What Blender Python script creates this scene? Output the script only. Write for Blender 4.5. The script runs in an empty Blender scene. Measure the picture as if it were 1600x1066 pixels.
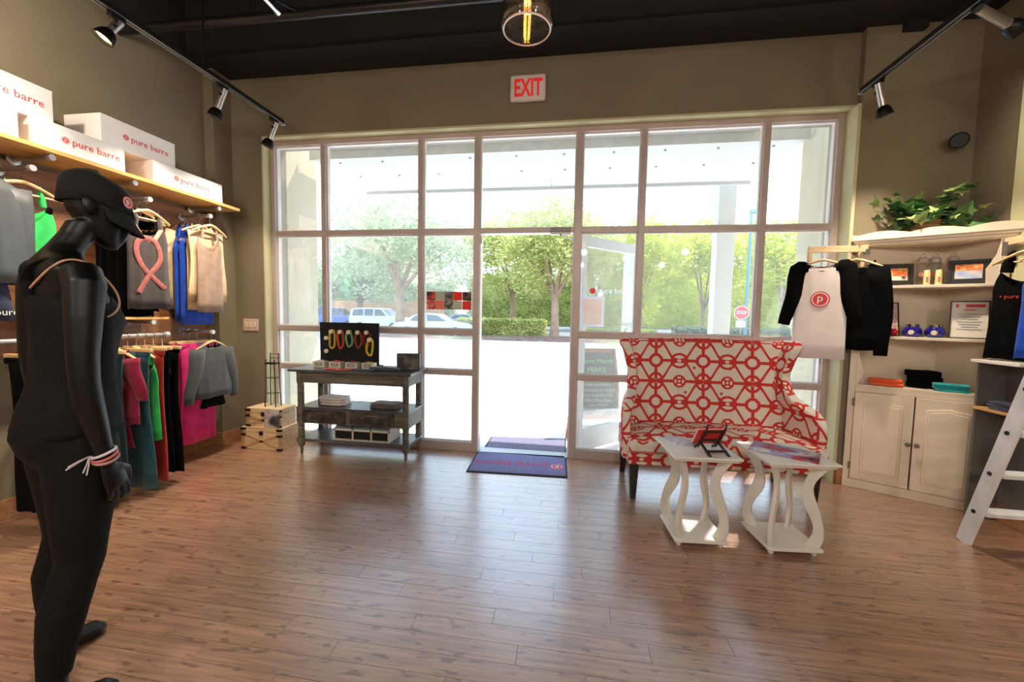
import bpy, math, random
from mathutils import Vector, Matrix

sc = bpy.context.scene
col = sc.collection
PI = math.pi
RND = random.Random(11)
V = Vector

# ------------------------------------------------------------------ camera
yaw, pitch, roll = math.radians(-8.40468), math.radians(3.77273), math.radians(-1.03722)
fwd = V((math.sin(yaw) * math.cos(pitch), math.cos(yaw) * math.cos(pitch), -math.sin(pitch)))
rgt = V((math.cos(yaw), -math.sin(yaw), 0))
dwn = fwd.cross(rgt)
r2 = rgt * math.cos(roll) + dwn * math.sin(roll)
d2 = -rgt * math.sin(roll) + dwn * math.cos(roll)
cam_data = bpy.data.cameras.new('camera')
cam_data.sensor_width = 36.0
cam_data.lens = 625.823 / 1600 * 36.0
cam_data.clip_start = 0.05
cam_data.clip_end = 500
cam = bpy.data.objects.new('camera', cam_data)
col.objects.link(cam)
mw = Matrix.Identity(4)
for i in range(3):
    mw[i][0], mw[i][1], mw[i][2] = r2[i], -d2[i], -fwd[i]
mw[2][3] = 1.33
cam.matrix_world = mw
sc.camera = cam

# ------------------------------------------------------------------ world, sun, exposure
world = bpy.data.worlds.new('sky')
sc.world = world
world.use_nodes = True
wn, wl = world.node_tree.nodes, world.node_tree.links
bg = wn['Background']
tc = wn.new('ShaderNodeTexCoord')
sep = wn.new('ShaderNodeSeparateXYZ')
ramp = wn.new('ShaderNodeValToRGB')
wl.new(tc.outputs['Generated'], sep.inputs[0])
wl.new(sep.outputs['Z'], ramp.inputs[0])
ramp.color_ramp.elements[0].position = 0.0
ramp.color_ramp.elements[0].color = (0.86, 0.94, 1.0, 1)
ramp.color_ramp.elements[1].position = 0.7
ramp.color_ramp.elements[1].color = (0.42, 0.66, 1.0, 1)
wl.new(ramp.outputs[0], bg.inputs['Color'])
bg.inputs['Strength'].default_value = 3.0

SUN_DIR = V((0.32, 0.53, 1.0)).normalized()
sun_data = bpy.data.lights.new('sun', 'SUN')
sun_data.energy = 7.5
sun_data.angle = math.radians(0.6)
sun_data.color = (1.0, 0.95, 0.86)
sun = bpy.data.objects.new('sun', sun_data)
col.objects.link(sun)
sun.rotation_euler = SUN_DIR.to_track_quat('Z', 'Y').to_euler()

sc.view_settings.view_transform = 'Standard'
sc.view_settings.look = 'None'
sc.view_settings.gamma = 1.0
sc.view_settings.use_curve_mapping = False
sc.view_settings.exposure = 0.42
LAMP = 1.0          # overall strength of the shop lamps, seen and added

# ------------------------------------------------------------------ materials
def lin(c):
    return tuple(((x / 255) / 12.92 if x / 255 <= 0.04045 else ((x / 255 + 0.055) / 1.055) ** 2.4) for x in c[:3])

MATS = {}
def nt(name):
    m = bpy.data.materials.new(name)
    m.use_nodes = True
    t = m.node_tree
    return m, t.nodes, t.links, t.nodes['Principled BSDF']

def noise_col(n, l, a, b, scale=8.0, detail=3.0, stretch=(1, 1, 1), coord='Object', lo=0.35, hi=0.65):
    tcn = n.new('ShaderNodeTexCoord'); mp = n.new('ShaderNodeMapping'); no = n.new('ShaderNodeTexNoise'); cr = n.new('ShaderNodeValToRGB')
    mp.inputs['Scale'].default_value = stretch
    no.inputs['Scale'].default_value = scale
    no.inputs['Detail'].default_value = detail
    l.new(tcn.outputs[coord], mp.inputs[0]); l.new(mp.outputs[0], no.inputs['Vector']); l.new(no.outputs['Fac'], cr.inputs[0])
    cr.color_ramp.elements[0].position = lo; cr.color_ramp.elements[1].position = hi
    cr.color_ramp.elements[0].color = (*a, 1); cr.color_ramp.elements[1].color = (*b, 1)
    return cr, no, mp

def mat(name, rgb, rough=0.5, metal=0.0, var=0.08, scale=9.0, bump=0.0, stretch=(1, 1, 1), emit=0.0, spec=0.5, bscale=None, sheen=0.0):
    if name in MATS:
        return MATS[name]
    m, n, l, p = nt(name)
    c = lin(rgb)
    a = tuple(max(0, x * (1 - var)) for x in c); b = tuple(min(1, x * (1 + var)) for x in c)
    cr, no, mp = noise_col(n, l, a, b, scale, stretch=stretch)
    l.new(cr.outputs[0], p.inputs['Base Color'])
    p.inputs['Roughness'].default_value = rough
    p.inputs['Metallic'].default_value = metal
    p.inputs['Specular IOR Level'].default_value = spec
    if sheen:
        p.inputs['Sheen Weight'].default_value = sheen
    if bump:
        b2 = n.new('ShaderNodeBump'); no2 = n.new('ShaderNodeTexNoise')
        no2.inputs['Scale'].default_value = bscale or scale * 6
        l.new(mp.outputs[0], no2.inputs['Vector'])
        b2.inputs['Strength'].default_value = bump; b2.inputs['Distance'].default_value = 0.01
        l.new(no2.outputs['Fac'], b2.inputs['Height']); l.new(b2.outputs[0], p.inputs['Normal'])
    if emit:
        l.new(cr.outputs[0], p.inputs['Emission Color']); p.inputs['Emission Strength'].default_value = emit
    MATS[name] = m
    return m

def wood(name, dark, light, rough=0.5, stretch=(1, 12, 12), scale=3.0, bump=0.08):
    if name in MATS:
        return MATS[name]
    m, n, l, p = nt(name)
    cr, no, mp = noise_col(n, l, lin(dark), lin(light), scale, 6.0, stretch, lo=0.3, hi=0.7)
    no.inputs['Distortion'].default_value = 0.6
    l.new(cr.outputs[0], p.inputs['Base Color'])
    p.inputs['Roughness'].default_value = rough
    b2 = n.new('ShaderNodeBump'); b2.inputs['Strength'].default_value = bump; b2.inputs['Distance'].default_value = 0.01
    l.new(no.outputs['Fac'], b2.inputs['Height']); l.new(b2.outputs[0], p.inputs['Normal'])
    MATS[name] = m
    return m

def fabric(name, rgb, rough=0.9, var=0.12, sheen=0.25):
    return mat(name, rgb, rough, 0, var, 14, 0.25, sheen=sheen, spec=0.2, bscale=300)

def glass_mat(name, tint=(0.97, 0.985, 0.98), haze=0.065, gloss=0.05):
    m = bpy.data.materials.new(name); m.use_nodes = True
    n, l = m.node_tree.nodes, m.node_tree.links
    n.clear()
    out = n.new('ShaderNodeOutputMaterial'); tr = n.new('ShaderNodeBsdfTransparent'); gl = n.new('ShaderNodeBsdfGlossy')
    df = n.new('ShaderNodeBsdfTranslucent'); m1 = n.new('ShaderNodeMixShader'); m2 = n.new('ShaderNodeMixShader'); lw = n.new('ShaderNodeLayerWeight')
    mr = n.new('ShaderNodeMapRange'); nz = n.new('ShaderNodeTexNoise'); ma = n.new('ShaderNodeMapRange')
    tr.inputs[0].default_value = (*tint, 1); gl.inputs['Roughness'].default_value = 0.02
    df.inputs[0].default_value = (0.9, 0.95, 0.96, 1)
    lw.inputs[0].default_value = 0.25
    mr.inputs['To Min'].default_value = gloss; mr.inputs['To Max'].default_value = 0.55
    l.new(lw.outputs['Facing'], mr.inputs['Value'])
    nz.inputs['Scale'].default_value = 1.6
    ma.inputs['To Min'].default_value = haze * 0.7; ma.inputs['To Max'].default_value = haze * 1.3
    l.new(nz.outputs['Fac'], ma.inputs['Value'])
    l.new(ma.outputs[0], m1.inputs[0]); l.new(tr.outputs[0], m1.inputs[1]); l.new(df.outputs[0], m1.inputs[2])
    l.new(mr.outputs[0], m2.inputs[0]); l.new(m1.outputs[0], m2.inputs[1]); l.new(gl.outputs[0], m2.inputs[2])
    l.new(m2.outputs[0], out.inputs[0])
    MATS[name] = m
    return m

def leaf_mat(name, a, b, trans=0.45, scale=0.9, rough=0.6):
    m, n, l, p = nt(name)
    cr, no, mp = noise_col(n, l, lin(a), lin(b), scale, 4.0, lo=0.3, hi=0.7)
    l.new(cr.outputs[0], p.inputs['Base Color']); p.inputs['Roughness'].default_value = rough
    if trans:
        tl = n.new('ShaderNodeBsdfTranslucent'); mx = n.new('ShaderNodeMixShader'); mx.inputs[0].default_value = trans
        l.new(cr.outputs[0], tl.inputs[0]); l.new(p.outputs[0], mx.inputs[1]); l.new(tl.outputs[0], mx.inputs[2])
        l.new(mx.outputs[0], n['Material Output'].inputs[0])
    MATS[name] = m
    return m

# ------------------------------------------------------------------ mesh helpers
class MB:
    def __init__(s):
        s.v = []; s.f = []; s.uv = {}
    def add(s, vs, fs):
        o = len(s.v)
        s.v += [tuple(x) for x in vs]
        s.f += [tuple(i + o for i in f) for f in fs]
        return s
    def box(s, x0, x1, y0, y1, z0, z1):
        return s.add([(x0, y0, z0), (x1, y0, z0), (x1, y1, z0), (x0, y1, z0), (x0, y0, z1), (x1, y0, z1), (x1, y1, z1), (x0, y1, z1)],
                     [(3, 2, 1, 0), (4, 5, 6, 7), (0, 1, 5, 4), (1, 2, 6, 5), (2, 3, 7, 6), (3, 0, 4, 7)])
    def obox(s, c, u, v, w, a, b, d):
        c, u, v, w = V(c), V(u) * a / 2, V(v) * b / 2, V(w) * d / 2
        pts = [c + u * i + v * j + w * k for k in (-1, 1) for (i, j) in ((-1, -1), (1, -1), (1, 1), (-1, 1))]
        return s.add(pts, [(3, 2, 1, 0), (4, 5, 6, 7), (0, 1, 5, 4), (1, 2, 6, 5), (2, 3, 7, 6), (3, 0, 4, 7)])
    def bar(s, p0, p1, a, b, up=(0, 0, 1)):
        p0, p1 = V(p0), V(p1)
        d = (p1 - p0)
        L = d.length
        d.normalize()
        side = d.cross(V(up))
        if side.length < 1e-4:
            side = d.cross(V((0, 1, 0)))
        side.normalize()
        return s.obox((p0 + p1) / 2, d, side, side.cross(d), L, a, b)
    def loft(s, rings, cap=True, closed=True):
        n = len(rings[0]); vs = [p for r in rings for p in r]; fs = []
        for i in range(len(rings) - 1):
            for j in range(n if closed else n - 1):
                k = (j + 1) % n
                fs.append((i * n + j, i * n + k, (i + 1) * n + k, (i + 1) * n + j))
        if cap and closed:
            fs.append(tuple(range(n - 1, -1, -1))); fs.append(tuple((len(rings) - 1) * n + j for j in range(n)))
        return s.add(vs, fs)
    def tube(s, pts, r, n=8, cap=True, flat=1.0, up=None):
        pts = [V(p) for p in pts]; rings = []
        prev = None
        for i, p in enumerate(pts):
            t = (pts[min(i + 1, len(pts) - 1)] - pts[max(i - 1, 0)]).normalized()
            if up is not None:
                a = t.cross(V(up))
                if a.length < 1e-3:
                    a = t.orthogonal()
            elif prev is None:
                a = t.orthogonal()
            else:
                a = prev - t * prev.dot(t)
            a.normalize(); prev = a
            b = t.cross(a)
            rr = r[i] if isinstance(r, (list, tuple)) else r
            rings.append([p + (a * math.cos(2 * PI * k / n) * flat + b * math.sin(2 * PI * k / n)) * rr for k in range(n)])
        return s.loft(rings, cap)
    def cyl(s, p0, p1, r0, r1=None, n=14):
        return s.tube([p0, p1], [r0, r0 if r1 is None else r1], n)
    def lathe(s, prof, o=(0, 0, 0), n=20, cap=True):
        rings = [[(o[0] + r * math.cos(2 * PI * k / n), o[1] + r * math.sin(2 * PI * k / n), o[2] + z) for k in range(n)] for r, z in prof]
        return s.loft(rings, cap)
    def ell(s, c, rx, ry, rz, n=16, m=10, rot=None):
        c = V(c); rings = []
        for i in range(m + 1):
            th = -PI / 2 + PI * (0.02 + 0.96 * i / m)
            ring = []
            for k in range(n):
                q = V((rx * math.cos(th) * math.cos(2 * PI * k / n), ry * math.cos(th) * math.sin(2 * PI * k / n), rz * math.sin(th)))
                ring.append(c + (rot @ q if rot else q))
            rings.append(ring)
        return s.loft(rings)
    def prism(s, poly, o, u, v, w):
        o, u, v, w = V(o), V(u), V(v), V(w); n = len(poly)
        a = [o + u * p + v * q for p, q in poly]
        return s.add(a + [p + w for p in a], [tuple(range(n - 1, -1, -1)), tuple(range(n, 2 * n))] + [(i, (i + 1) % n, n + (i + 1) % n, n + i) for i in range(n)])
    def grid(s, fn, nu, nv):
        vs = [fn(i / nu, j / nv) for j in range(nv + 1) for i in range(nu + 1)]
        return s.add(vs, [(j * (nu + 1) + i, j * (nu + 1) + i + 1, (j + 1) * (nu + 1) + i + 1, (j + 1) * (nu + 1) + i) for j in range(nv) for i in range(nu)])
    def mesh(s, name, material, smooth=35, uvfn=None, flip=True):
        me = bpy.data.meshes.new(name)
        me.from_pydata(s.v, [], s.f)
        if flip:
            import bmesh
            bm = bmesh.new(); bm.from_mesh(me); bmesh.ops.recalc_face_normals(bm, faces=bm.faces); bm.to_mesh(me); bm.free()
        if material:
            me.materials.append(material)
        if uvfn:
            uvl = me.uv_layers.new(name='map')
            for poly in me.polygons:
                for li in poly.loop_indices:
                    uvl.data[li].uv = uvfn(V(me.vertices[me.loops[li].vertex_index].co), poly.normal)
        if smooth:
            me.polygons.foreach_set('use_smooth', [True] * len(me.polygons))
            me.set_sharp_from_angle(angle=math.radians(smooth))
        me.update()
        return me
    def build(s, name, material, parent=None, smooth=35, world=False, bevel=0.0, sub=0, solid=0.0, uvfn=None, label=None, flip=True, seg=2):
        if world and parent is not None:
            top = parent
            while top.parent:
                top = top.parent
            inv = top.matrix_basis.inverted()
            s.v = [tuple(inv @ V(p)) for p in s.v]
        ob = bpy.data.objects.new(name, s.mesh(name, material, smooth, uvfn, flip))
        col.objects.link(ob)
        if parent is not None:
            ob.parent = parent
        if solid:
            md = ob.modifiers.new('solid', 'SOLIDIFY'); md.thickness = solid; md.offset = 0
        if bevel:
            md = ob.modifiers.new('bevel', 'BEVEL'); md.width = bevel; md.segments = seg; md.limit_method = 'ANGLE'; md.angle_limit = math.radians(40)
        if sub:
            md = ob.modifiers.new('sub', 'SUBSURF'); md.levels = sub; md.render_levels = sub
        if label:
            ob['label'] = label
        return ob

def curve(pts, k=5):
    pts = [V(p) for p in pts]; out = []
    for i in range(len(pts) - 1):
        a, b, c, d = pts[max(i - 1, 0)], pts[i], pts[i + 1], pts[min(i + 2, len(pts) - 1)]
        for j in range(k):
            t = j / k
            out.append(0.5 * ((2 * b) + (c - a) * t + (2 * a - 5 * b + 4 * c - d) * t * t + (3 * b - a - 3 * c + d) * t ** 3))
    return out + [pts[-1]]

def tag(o, label=None, cat=None, group=None, kind=None):
    if label: o['label'] = label
    if cat: o['category'] = cat
    if group: o['group'] = group
    if kind: o['kind'] = kind
    return o

def root(name, label, cat, loc=(0, 0, 0), rz=0.0, group=None, kind=None):
    o = bpy.data.objects.new(name, None)
    o.empty_display_size = 0.1
    col.objects.link(o)
    o.location = loc; o.rotation_euler = (0, 0, rz)
    o.matrix_basis = Matrix.Translation(V(loc)) @ Matrix.Rotation(rz, 4, 'Z')
    return tag(o, label, cat, group, kind)

def struct(name, mb, material, parent=None, **k):
    o = mb.build(name, material, parent, **k)
    if parent is None:
        o['kind'] = 'structure'
    return o

def dup(o, parent=None, label=None, group=None, loc=None, rz=None):
    c = o.copy(); col.objects.link(c); c.parent = parent
    if label: c['label'] = label
    if group: c['group'] = group
    if loc is not None:
        r = o.rotation_euler.z if rz is None else rz
        c.matrix_basis = Matrix.Translation(V(loc)) @ Matrix.Rotation(r, 4, 'Z')
    for ch in list(o.children):
        dup(ch, c)
    return c

def letters(body, size, parent, o, u, v, material, name='lettering', align='CENTER', lift=0.0008, width=1.0, spacing=1.0, bold=0.0):
    cu = bpy.data.curves.new('text', 'FONT')
    cu.body = body; cu.size = size; cu.align_x = align; cu.align_y = 'CENTER'; cu.space_character = spacing
    cu.resolution_u = 2; cu.extrude = 0.0003; cu.offset = bold
    tmp = bpy.data.objects.new('text', cu); col.objects.link(tmp)
    dg = bpy.context.evaluated_depsgraph_get(); dg.update()
    me = bpy.data.meshes.new_from_object(tmp.evaluated_get(dg))
    bpy.data.objects.remove(tmp); bpy.data.curves.remove(cu)
    u, v = V(u).normalized(), V(v).normalized(); w = u.cross(v); o = V(o) + w * lift
    # one object for each word: glyph islands are grouped at the widest gaps
    n = len(me.vertices); par = list(range(n))
    def find(k):
        while par[k] != k:
            par[k] = par[par[k]]; k = par[k]
        return k
    for e in me.edges:
        par[find(e.vertices[0])] = find(e.vertices[1])
    box = {}
    for x in me.vertices:
        r = find(x.index); a = box.setdefault(r, [x.co.x, x.co.x]); a[0] = min(a[0], x.co.x); a[1] = max(a[1], x.co.x)
    isl = sorted(box.items(), key=lambda q: q[1][0]); gaps = []; mx = isl[0][1][1]
    for k in range(1, len(isl)):
        gaps.append((isl[k][1][0] - mx, k)); mx = max(mx, isl[k][1][1])
    cuts = sorted(k for g, k in sorted(gaps, reverse=True)[:body.count(' ')])
    word = {}
    for k, (r, b) in enumerate(isl):
        word[r] = sum(1 for c in cuts if c <= k)
    first = None
    for wi in range(len(cuts) + 1):
        ids = [x.index for x in me.vertices if word[find(x.index)] == wi]; mp = {q: k for k, q in enumerate(ids)}
        vs = [o + u * me.vertices[q].co.x * width + v * me.vertices[q].co.y + w * me.vertices[q].co.z for q in ids]
        fs = [tuple(mp[q] for q in f.vertices) for f in me.polygons if f.vertices[0] in mp]
        m2 = bpy.data.meshes.new(name); m2.from_pydata(vs, [], fs); m2.materials.append(material); m2.update()
        ob = bpy.data.objects.new(name, m2); col.objects.link(ob)
        if parent is not None: ob.parent = parent
        first = first or ob
    bpy.data.meshes.remove(me)
    return first

def disc(mb, o, u, v, r0, r1, lift, n=28, sv=1.0):
    u, v = V(u).normalized(), V(v).normalized(); w = u.cross(v); o = V(o) + w * lift
    P = lambda r, k: o + (u * math.cos(2 * PI * k / n) + v * math.sin(2 * PI * k / n) * sv) * r
    if r0 <= 0:
        mb.add([P(r1, k) for k in range(n)], [tuple(range(n))])
    else:
        mb.add([P(r0, k) for k in range(n)] + [P(r1, k) for k in range(n)], [(k, (k + 1) % n, n + (k + 1) % n, n + k) for k in range(n)])
    return mb

def logo(parent, o, u, v, r, red, white, lift=0.001):
    d = disc(MB(), o, u, v, 0, r, lift).build('logo_disc', red, parent, smooth=0, flip=False)
    disc(MB(), o, u, v, r * 0.76, r * 0.86, lift + 0.0006).build('logo_ring', white, d, smooth=0, flip=False)
    letters('p', r * 1.35, d, V(o) + V(v).normalized() * r * 0.16, u, v, white, 'logo_letter', lift=lift + 0.0008)
    return d

WHITE_P = mat('white_paint', (236, 230, 222), 0.45, var=0.03)
FRAME = mat('pinkish_aluminium', (190, 174, 168), 0.42, 0.25, 0.05, 5)
PAINT = mat('olive_wall_paint', (126, 114, 92), 0.75, 0, 0.05, 2.5, 0.12, bscale=90)
LIT_OLIVE = mat('lit_olive_paint', (196, 190, 150), 0.7, 0, 0.05, 3, 0.1, bscale=90)  # wall olive lightened: the light falling on it is put into the colour
BLACK_CEIL = mat('black_ceiling_paint', (22, 21, 20), 0.8, 0, 0.2, 4)
CREAM = mat('cream_stucco', (188, 178, 150), 0.9, 0, 0.05, 6, 0.2, bscale=120)
RED = mat('brand_red', (214, 58, 54), 0.5, var=0.03)
WHITE_INK = mat('white_ink', (245, 243, 240), 0.5, var=0.02)
STEEL = mat('grey_steel', (150, 150, 150), 0.35, 0.9, 0.05)
BLACK_MET = mat('black_metal', (26, 26, 27), 0.4, 0.5, 0.1)
CHROME = mat('chrome', (200, 200, 202), 0.2, 1.0, 0.03)
GLASS = glass_mat('window_glass')
PLAIN_GLASS = glass_mat('clear_glass', haze=0.01, gloss=0.08)

# ------------------------------------------------------------------ floor of bamboo planks
def bamboo():
    m, n, l, p = nt('bamboo_plank')
    tcn = n.new('ShaderNodeTexCoord'); oi = n.new('ShaderNodeObjectInfo'); add = n.new('ShaderNodeVectorMath'); sc2 = n.new('ShaderNodeVectorMath'); mp = n.new('ShaderNodeMapping')
    sc2.operation = 'SCALE'; sc2.inputs['Scale'].default_value = 37.0
    cx = n.new('ShaderNodeCombineXYZ')
    for k in range(3): l.new(oi.outputs['Random'], cx.inputs[k])
    l.new(cx.outputs[0], sc2.inputs[0]); l.new(tcn.outputs['Object'], add.inputs[0]); l.new(sc2.outputs[0], add.inputs[1])
    mp.inputs['Scale'].default_value = (2.2, 42, 10); l.new(add.outputs[0], mp.inputs[0])
    g = n.new('ShaderNodeTexNoise'); g.inputs['Scale'].default_value = 1.6; g.inputs['Detail'].default_value = 5; l.new(mp.outputs[0], g.inputs['Vector'])
    cr = n.new('ShaderNodeValToRGB'); l.new(g.outputs['Fac'], cr.inputs[0])
    cr.color_ramp.elements[0].position = 0.28; cr.color_ramp.elements[1].position = 0.72
    cr.color_ramp.elements[0].color = (*lin((126, 88, 68)), 1); cr.color_ramp.elements[1].color = (*lin((182, 138, 108)), 1)
    # knots: short dark dashes across the strips
    mp2 = n.new('ShaderNodeMapping'); mp2.inputs['Scale'].default_value = (9, 26, 10); l.new(add.outputs[0], mp2.inputs[0])
    k1 = n.new('ShaderNodeTexNoise'); k1.inputs['Scale'].default_value = 1.35; k1.inputs['Detail'].default_value = 1.5; l.new(mp2.outputs[0], k1.inputs['Vector'])
    kr = n.new('ShaderNodeMapRange'); kr.inputs['From Min'].default_value = 0.615; kr.inputs['From Max'].default_value = 0.70; l.new(k1.outputs['Fac'], kr.inputs['Value'])
    mx = n.new('ShaderNodeMixRGB'); mx.inputs['Color2'].default_value = (*lin((84, 50, 36)), 1)
    ksc = n.new('ShaderNodeMath'); ksc.operation = 'MULTIPLY'; ksc.inputs[1].default_value = 0.75; l.new(kr.outputs[0], ksc.inputs[0])
    l.new(ksc.outputs[0], mx.inputs['Fac']); l.new(cr.outputs[0], mx.inputs['Color1'])
    hs = n.new('ShaderNodeHueSaturation'); rr = n.new('ShaderNodeMapRange'); rr.inputs['To Min'].default_value = 0.93; rr.inputs['To Max'].default_value = 1.06
    l.new(oi.outputs['Random'], rr.inputs['Value']); l.new(rr.outputs[0], hs.inputs['Value']); l.new(mx.outputs[0], hs.inputs['Color'])
    l.new(hs.outputs[0], p.inputs['Base Color'])
    p.inputs['Roughness'].default_value = 0.34
    p.inputs['Specular IOR Level'].default_value = 0.95
    p.inputs['Coat Weight'].default_value = 1.0; p.inputs['Coat Roughness'].default_value = 0.25; p.inputs['Coat IOR'].default_value = 1.9
    b = n.new('ShaderNodeBump'); b.inputs['Strength'].default_value = 0.04; b.inputs['Distance'].default_value = 0.004
    l.new(g.outputs['Fac'], b.inputs['Height']); l.new(b.outputs[0], p.inputs['Normal'])
    MATS['bamboo'] = m
    return m
BAMBOO = bamboo()
X0, X1 = -3.46, 2.94
fm = MB(); fm.box(X0 - 0.3, X1 + 0.3, -4.6, 3.78, -0.12, -0.012)
floor = struct('floor', fm, mat('floor_underlay', (70, 48, 36), 0.8))
floor['label'] = 'glossy reddish brown bamboo plank floor'
nf = MB(); nf.box(X0 - 0.2, X1 + 0.2, -4.6, 0.60, -0.012, 0.0)
nf.build('rear_floor', BAMBOO, floor)
PW, PL = 0.092, 0.98
plank_cache = {}
def plank(x0, x1, y0):
    L = round(x1 - x0, 3)
    if L not in plank_cache:
        h = 0.0003
        mb = MB(); mb.add([(h, h, 0), (L - h, h, 0), (L - h, PW - h, 0), (h, PW - h, 0),
                           (h + .0005, h + .0005, .012), (L - h - .0005, h + .0005, .012), (L - h - .0005, PW - h - .0005, .012), (h + .0005, PW - h - .0005, .012)],
                          [(3, 2, 1, 0), (4, 5, 6, 7), (0, 1, 5, 4), (1, 2, 6, 5), (2, 3, 7, 6), (3, 0, 4, 7)])
        plank_cache[L] = mb.mesh('plank', BAMBOO, 0)
    o = bpy.data.objects.new('plank', plank_cache[L]); col.objects.link(o)
    o.parent = floor; o.location = (x0, y0, -0.012)
yy = 0.60; row = 0
offs = [0.10, 0.62, 0.35, 0.88, 0.22, 0.74, 0.48]
while yy < 3.74:
    x = X0 - 0.1
    nx = X0 + offs[row % 7] * PL
    while x < X1 + 0.1:
        e = min(nx, X1 + 0.1)
        if e - x > 0.02:
            plank(x, e, yy)
        x = e; nx += PL
    yy += PW; row += 1

# ------------------------------------------------------------------ walls
WY = 3.61                         # face of the wall over the shop front
BASE = wood('honey_wood_base', (150, 100, 66), (190, 138, 96), 0.4)
m = MB(); m.box(X0 - 0.25, X0, -4.6, 3.95, 0, 3.56); wl_ = struct('wall_left', m, PAINT); wl_['label'] = 'olive painted side wall behind the clothes display'
m = MB(); m.box(X0 - 0.25, X0, -4.6, 3.95, 3.56, 4.5); struct('wall_left_upper', m, BLACK_CEIL)
m = MB(); m.box(X0, -3.36, 3.41, 3.95, 0, 3.56); m.box(-3.36, -3.035, WY, 3.95, 0, 3.56); m.box(-3.035, 2.165, WY, 3.95, 3.003, 3.56)
struct('wall_front', m, PAINT)['label'] = 'olive painted wall above the shop window'
m = MB(); m.box(2.165, X1 + 0.2, 3.555, 3.95, 0, 3.56); struct('wall_front_pier', m, PAINT)
m = MB(); m.box(X1, X1 + 0.25, -4.6, 3.95, 0, 4.5); m.box(2.885, X1, 1.9, 3.185, 0, 4.5); struct('wall_right', m, PAINT)
m = MB(); m.box(2.882, 2.8855, 2.6, 3.186, 0, 4.4); struct('trim_right_lit', m, LIT_OLIVE)  # thin pale sheet painting lamplight onto the pilaster face
m = MB(); m.box(X0 - 0.25, X1 + 0.25, -4.8, -4.6, 0, 4.5); struct('wall_back', m, mat('pale_back_wall', (206, 200, 186), 0.8, var=0.04))
m = MB(); m.box(X0 - 0.25, X1 + 0.25, -4.8, 3.95, 4.3, 4.5); struct('ceiling', m, BLACK_CEIL)
m = MB(); m.box(X0, X1, 3.26, 3.95, 3.56, 4.3); struct('beam_front', m, BLACK_CEIL)
for k, xb in enumerate((-2.0, 0.1, 1.9)):
    m = MB(); m.box(xb, xb + 0.09, -4.6, 3.3, 4.0, 4.3); struct('beam_joist', m, mat('dark_joist_paint', (40, 38, 36), 0.7))
m = MB(); m.box(2.4, 2.54, 3.5, 3.6, 3.5, 3.6); struct('trim_ceiling_notch', m, BLACK_CEIL)
# reveals lining the window opening, daylight on them put into the paler olive
m = MB(); m.box(-3.036, -3.018, WY - 0.001, 3.80, 0, 3.003); m.box(2.142, 2.166, 3.5535, 3.80, 0, 3.003); m.box(-3.036, 2.166, WY - 0.001, 3.80, 3.0, 3.018)
struct('trim_window_reveal', m, LIT_OLIVE)['label'] = 'olive reveal tinted pale as daylit around the shop window'
# baseboards
m = MB(); m.box(X0, X0 + 0.014, -4.6, 3.41, 0, 0.125); m.build('baseboard_left', BASE, bevel=0.004)['kind'] = 'structure'
m = MB(); m.box(X0, -3.346, 3.396, 3.41, 0, 0.125); m.box(-3.36, -3.346, 3.41, WY, 0, 0.125); m.box(-3.36, -3.022, WY - 0.014, WY, 0, 0.125)
m.build('baseboard_front', BASE, bevel=0.004)['kind'] = 'structure'
m = MB(); m.box(2.15, 2.94, 3.541, 3.555, 0, 0.125); m.box(2.151, 2.165, 3.541, 3.70, 0, 0.125); m.build('baseboard_pier', BASE, bevel=0.004)['kind'] = 'structure'
m = MB(); m.box(2.87, 2.884, 1.9, 3.18, 0, 0.125); m.build('baseboard_right', BASE, bevel=0.004)['kind'] = 'structure'

# ------------------------------------------------------------------ shop front: aluminium frame with panes, open door
FY0, FY1 = 3.70, 3.79             # frame depth
GY = 3.755
XM = [(-3.018, -2.975), (-2.472, -2.425), (-1.472, -1.425), (-0.925, -0.873), (0.004, 0.062), (0.558, 0.606), (1.545, 1.595), (2.095, 2.142)]
ZR = [(0.0, 0.085), (0.742, 0.788), (1.134, 1.180), (2.078, 2.124), (2.955, 3.0)]
win = root('window_1', 'tall shop window wall of pinkish aluminium bars and clear panes', None, (-0.43, 3.75, 0), kind='structure')
SIDE = mat('white_glazing_bead', (232, 228, 226), 0.4, var=0.02)
for i, (a, b) in enumerate(XM):
    MB().box(a, b, FY0, FY1, 0.0, 3.0).build('mullion', FRAME, win, world=True, bevel=0.002)
for i in range(7):
    xa, xb = XM[i][1], XM[i + 1][0]
    rails = ZR if i != 3 else ZR[3:]
    for (z0, z1) in rails:
        MB().box(xa, xb, FY0, FY1, z0, z1).build('rail', FRAME, win, world=True, bevel=0.002)
    for j in range(len(rails) - 1):
        za, zb = rails[j][1], rails[j + 1][0]
        MB().box(xa - 0.001, xb + 0.001, GY - 0.003, GY + 0.003, za - 0.001, zb + 0.001).build('pane', GLASS, win, world=True, smooth=0)
        bd = MB(); w = 0.011
        for (p, q, r, s) in ((xa, xa + w, za, zb), (xb - w, xb, za, zb), (xa + w, xb - w, za, za + w), (xa + w, xb - w, zb - w, zb)):
            bd.box(p, q, GY - 0.026, GY - 0.004, r, s)
        bd.build('glazing_bead', SIDE, win, world=True, smooth=0)
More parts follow.
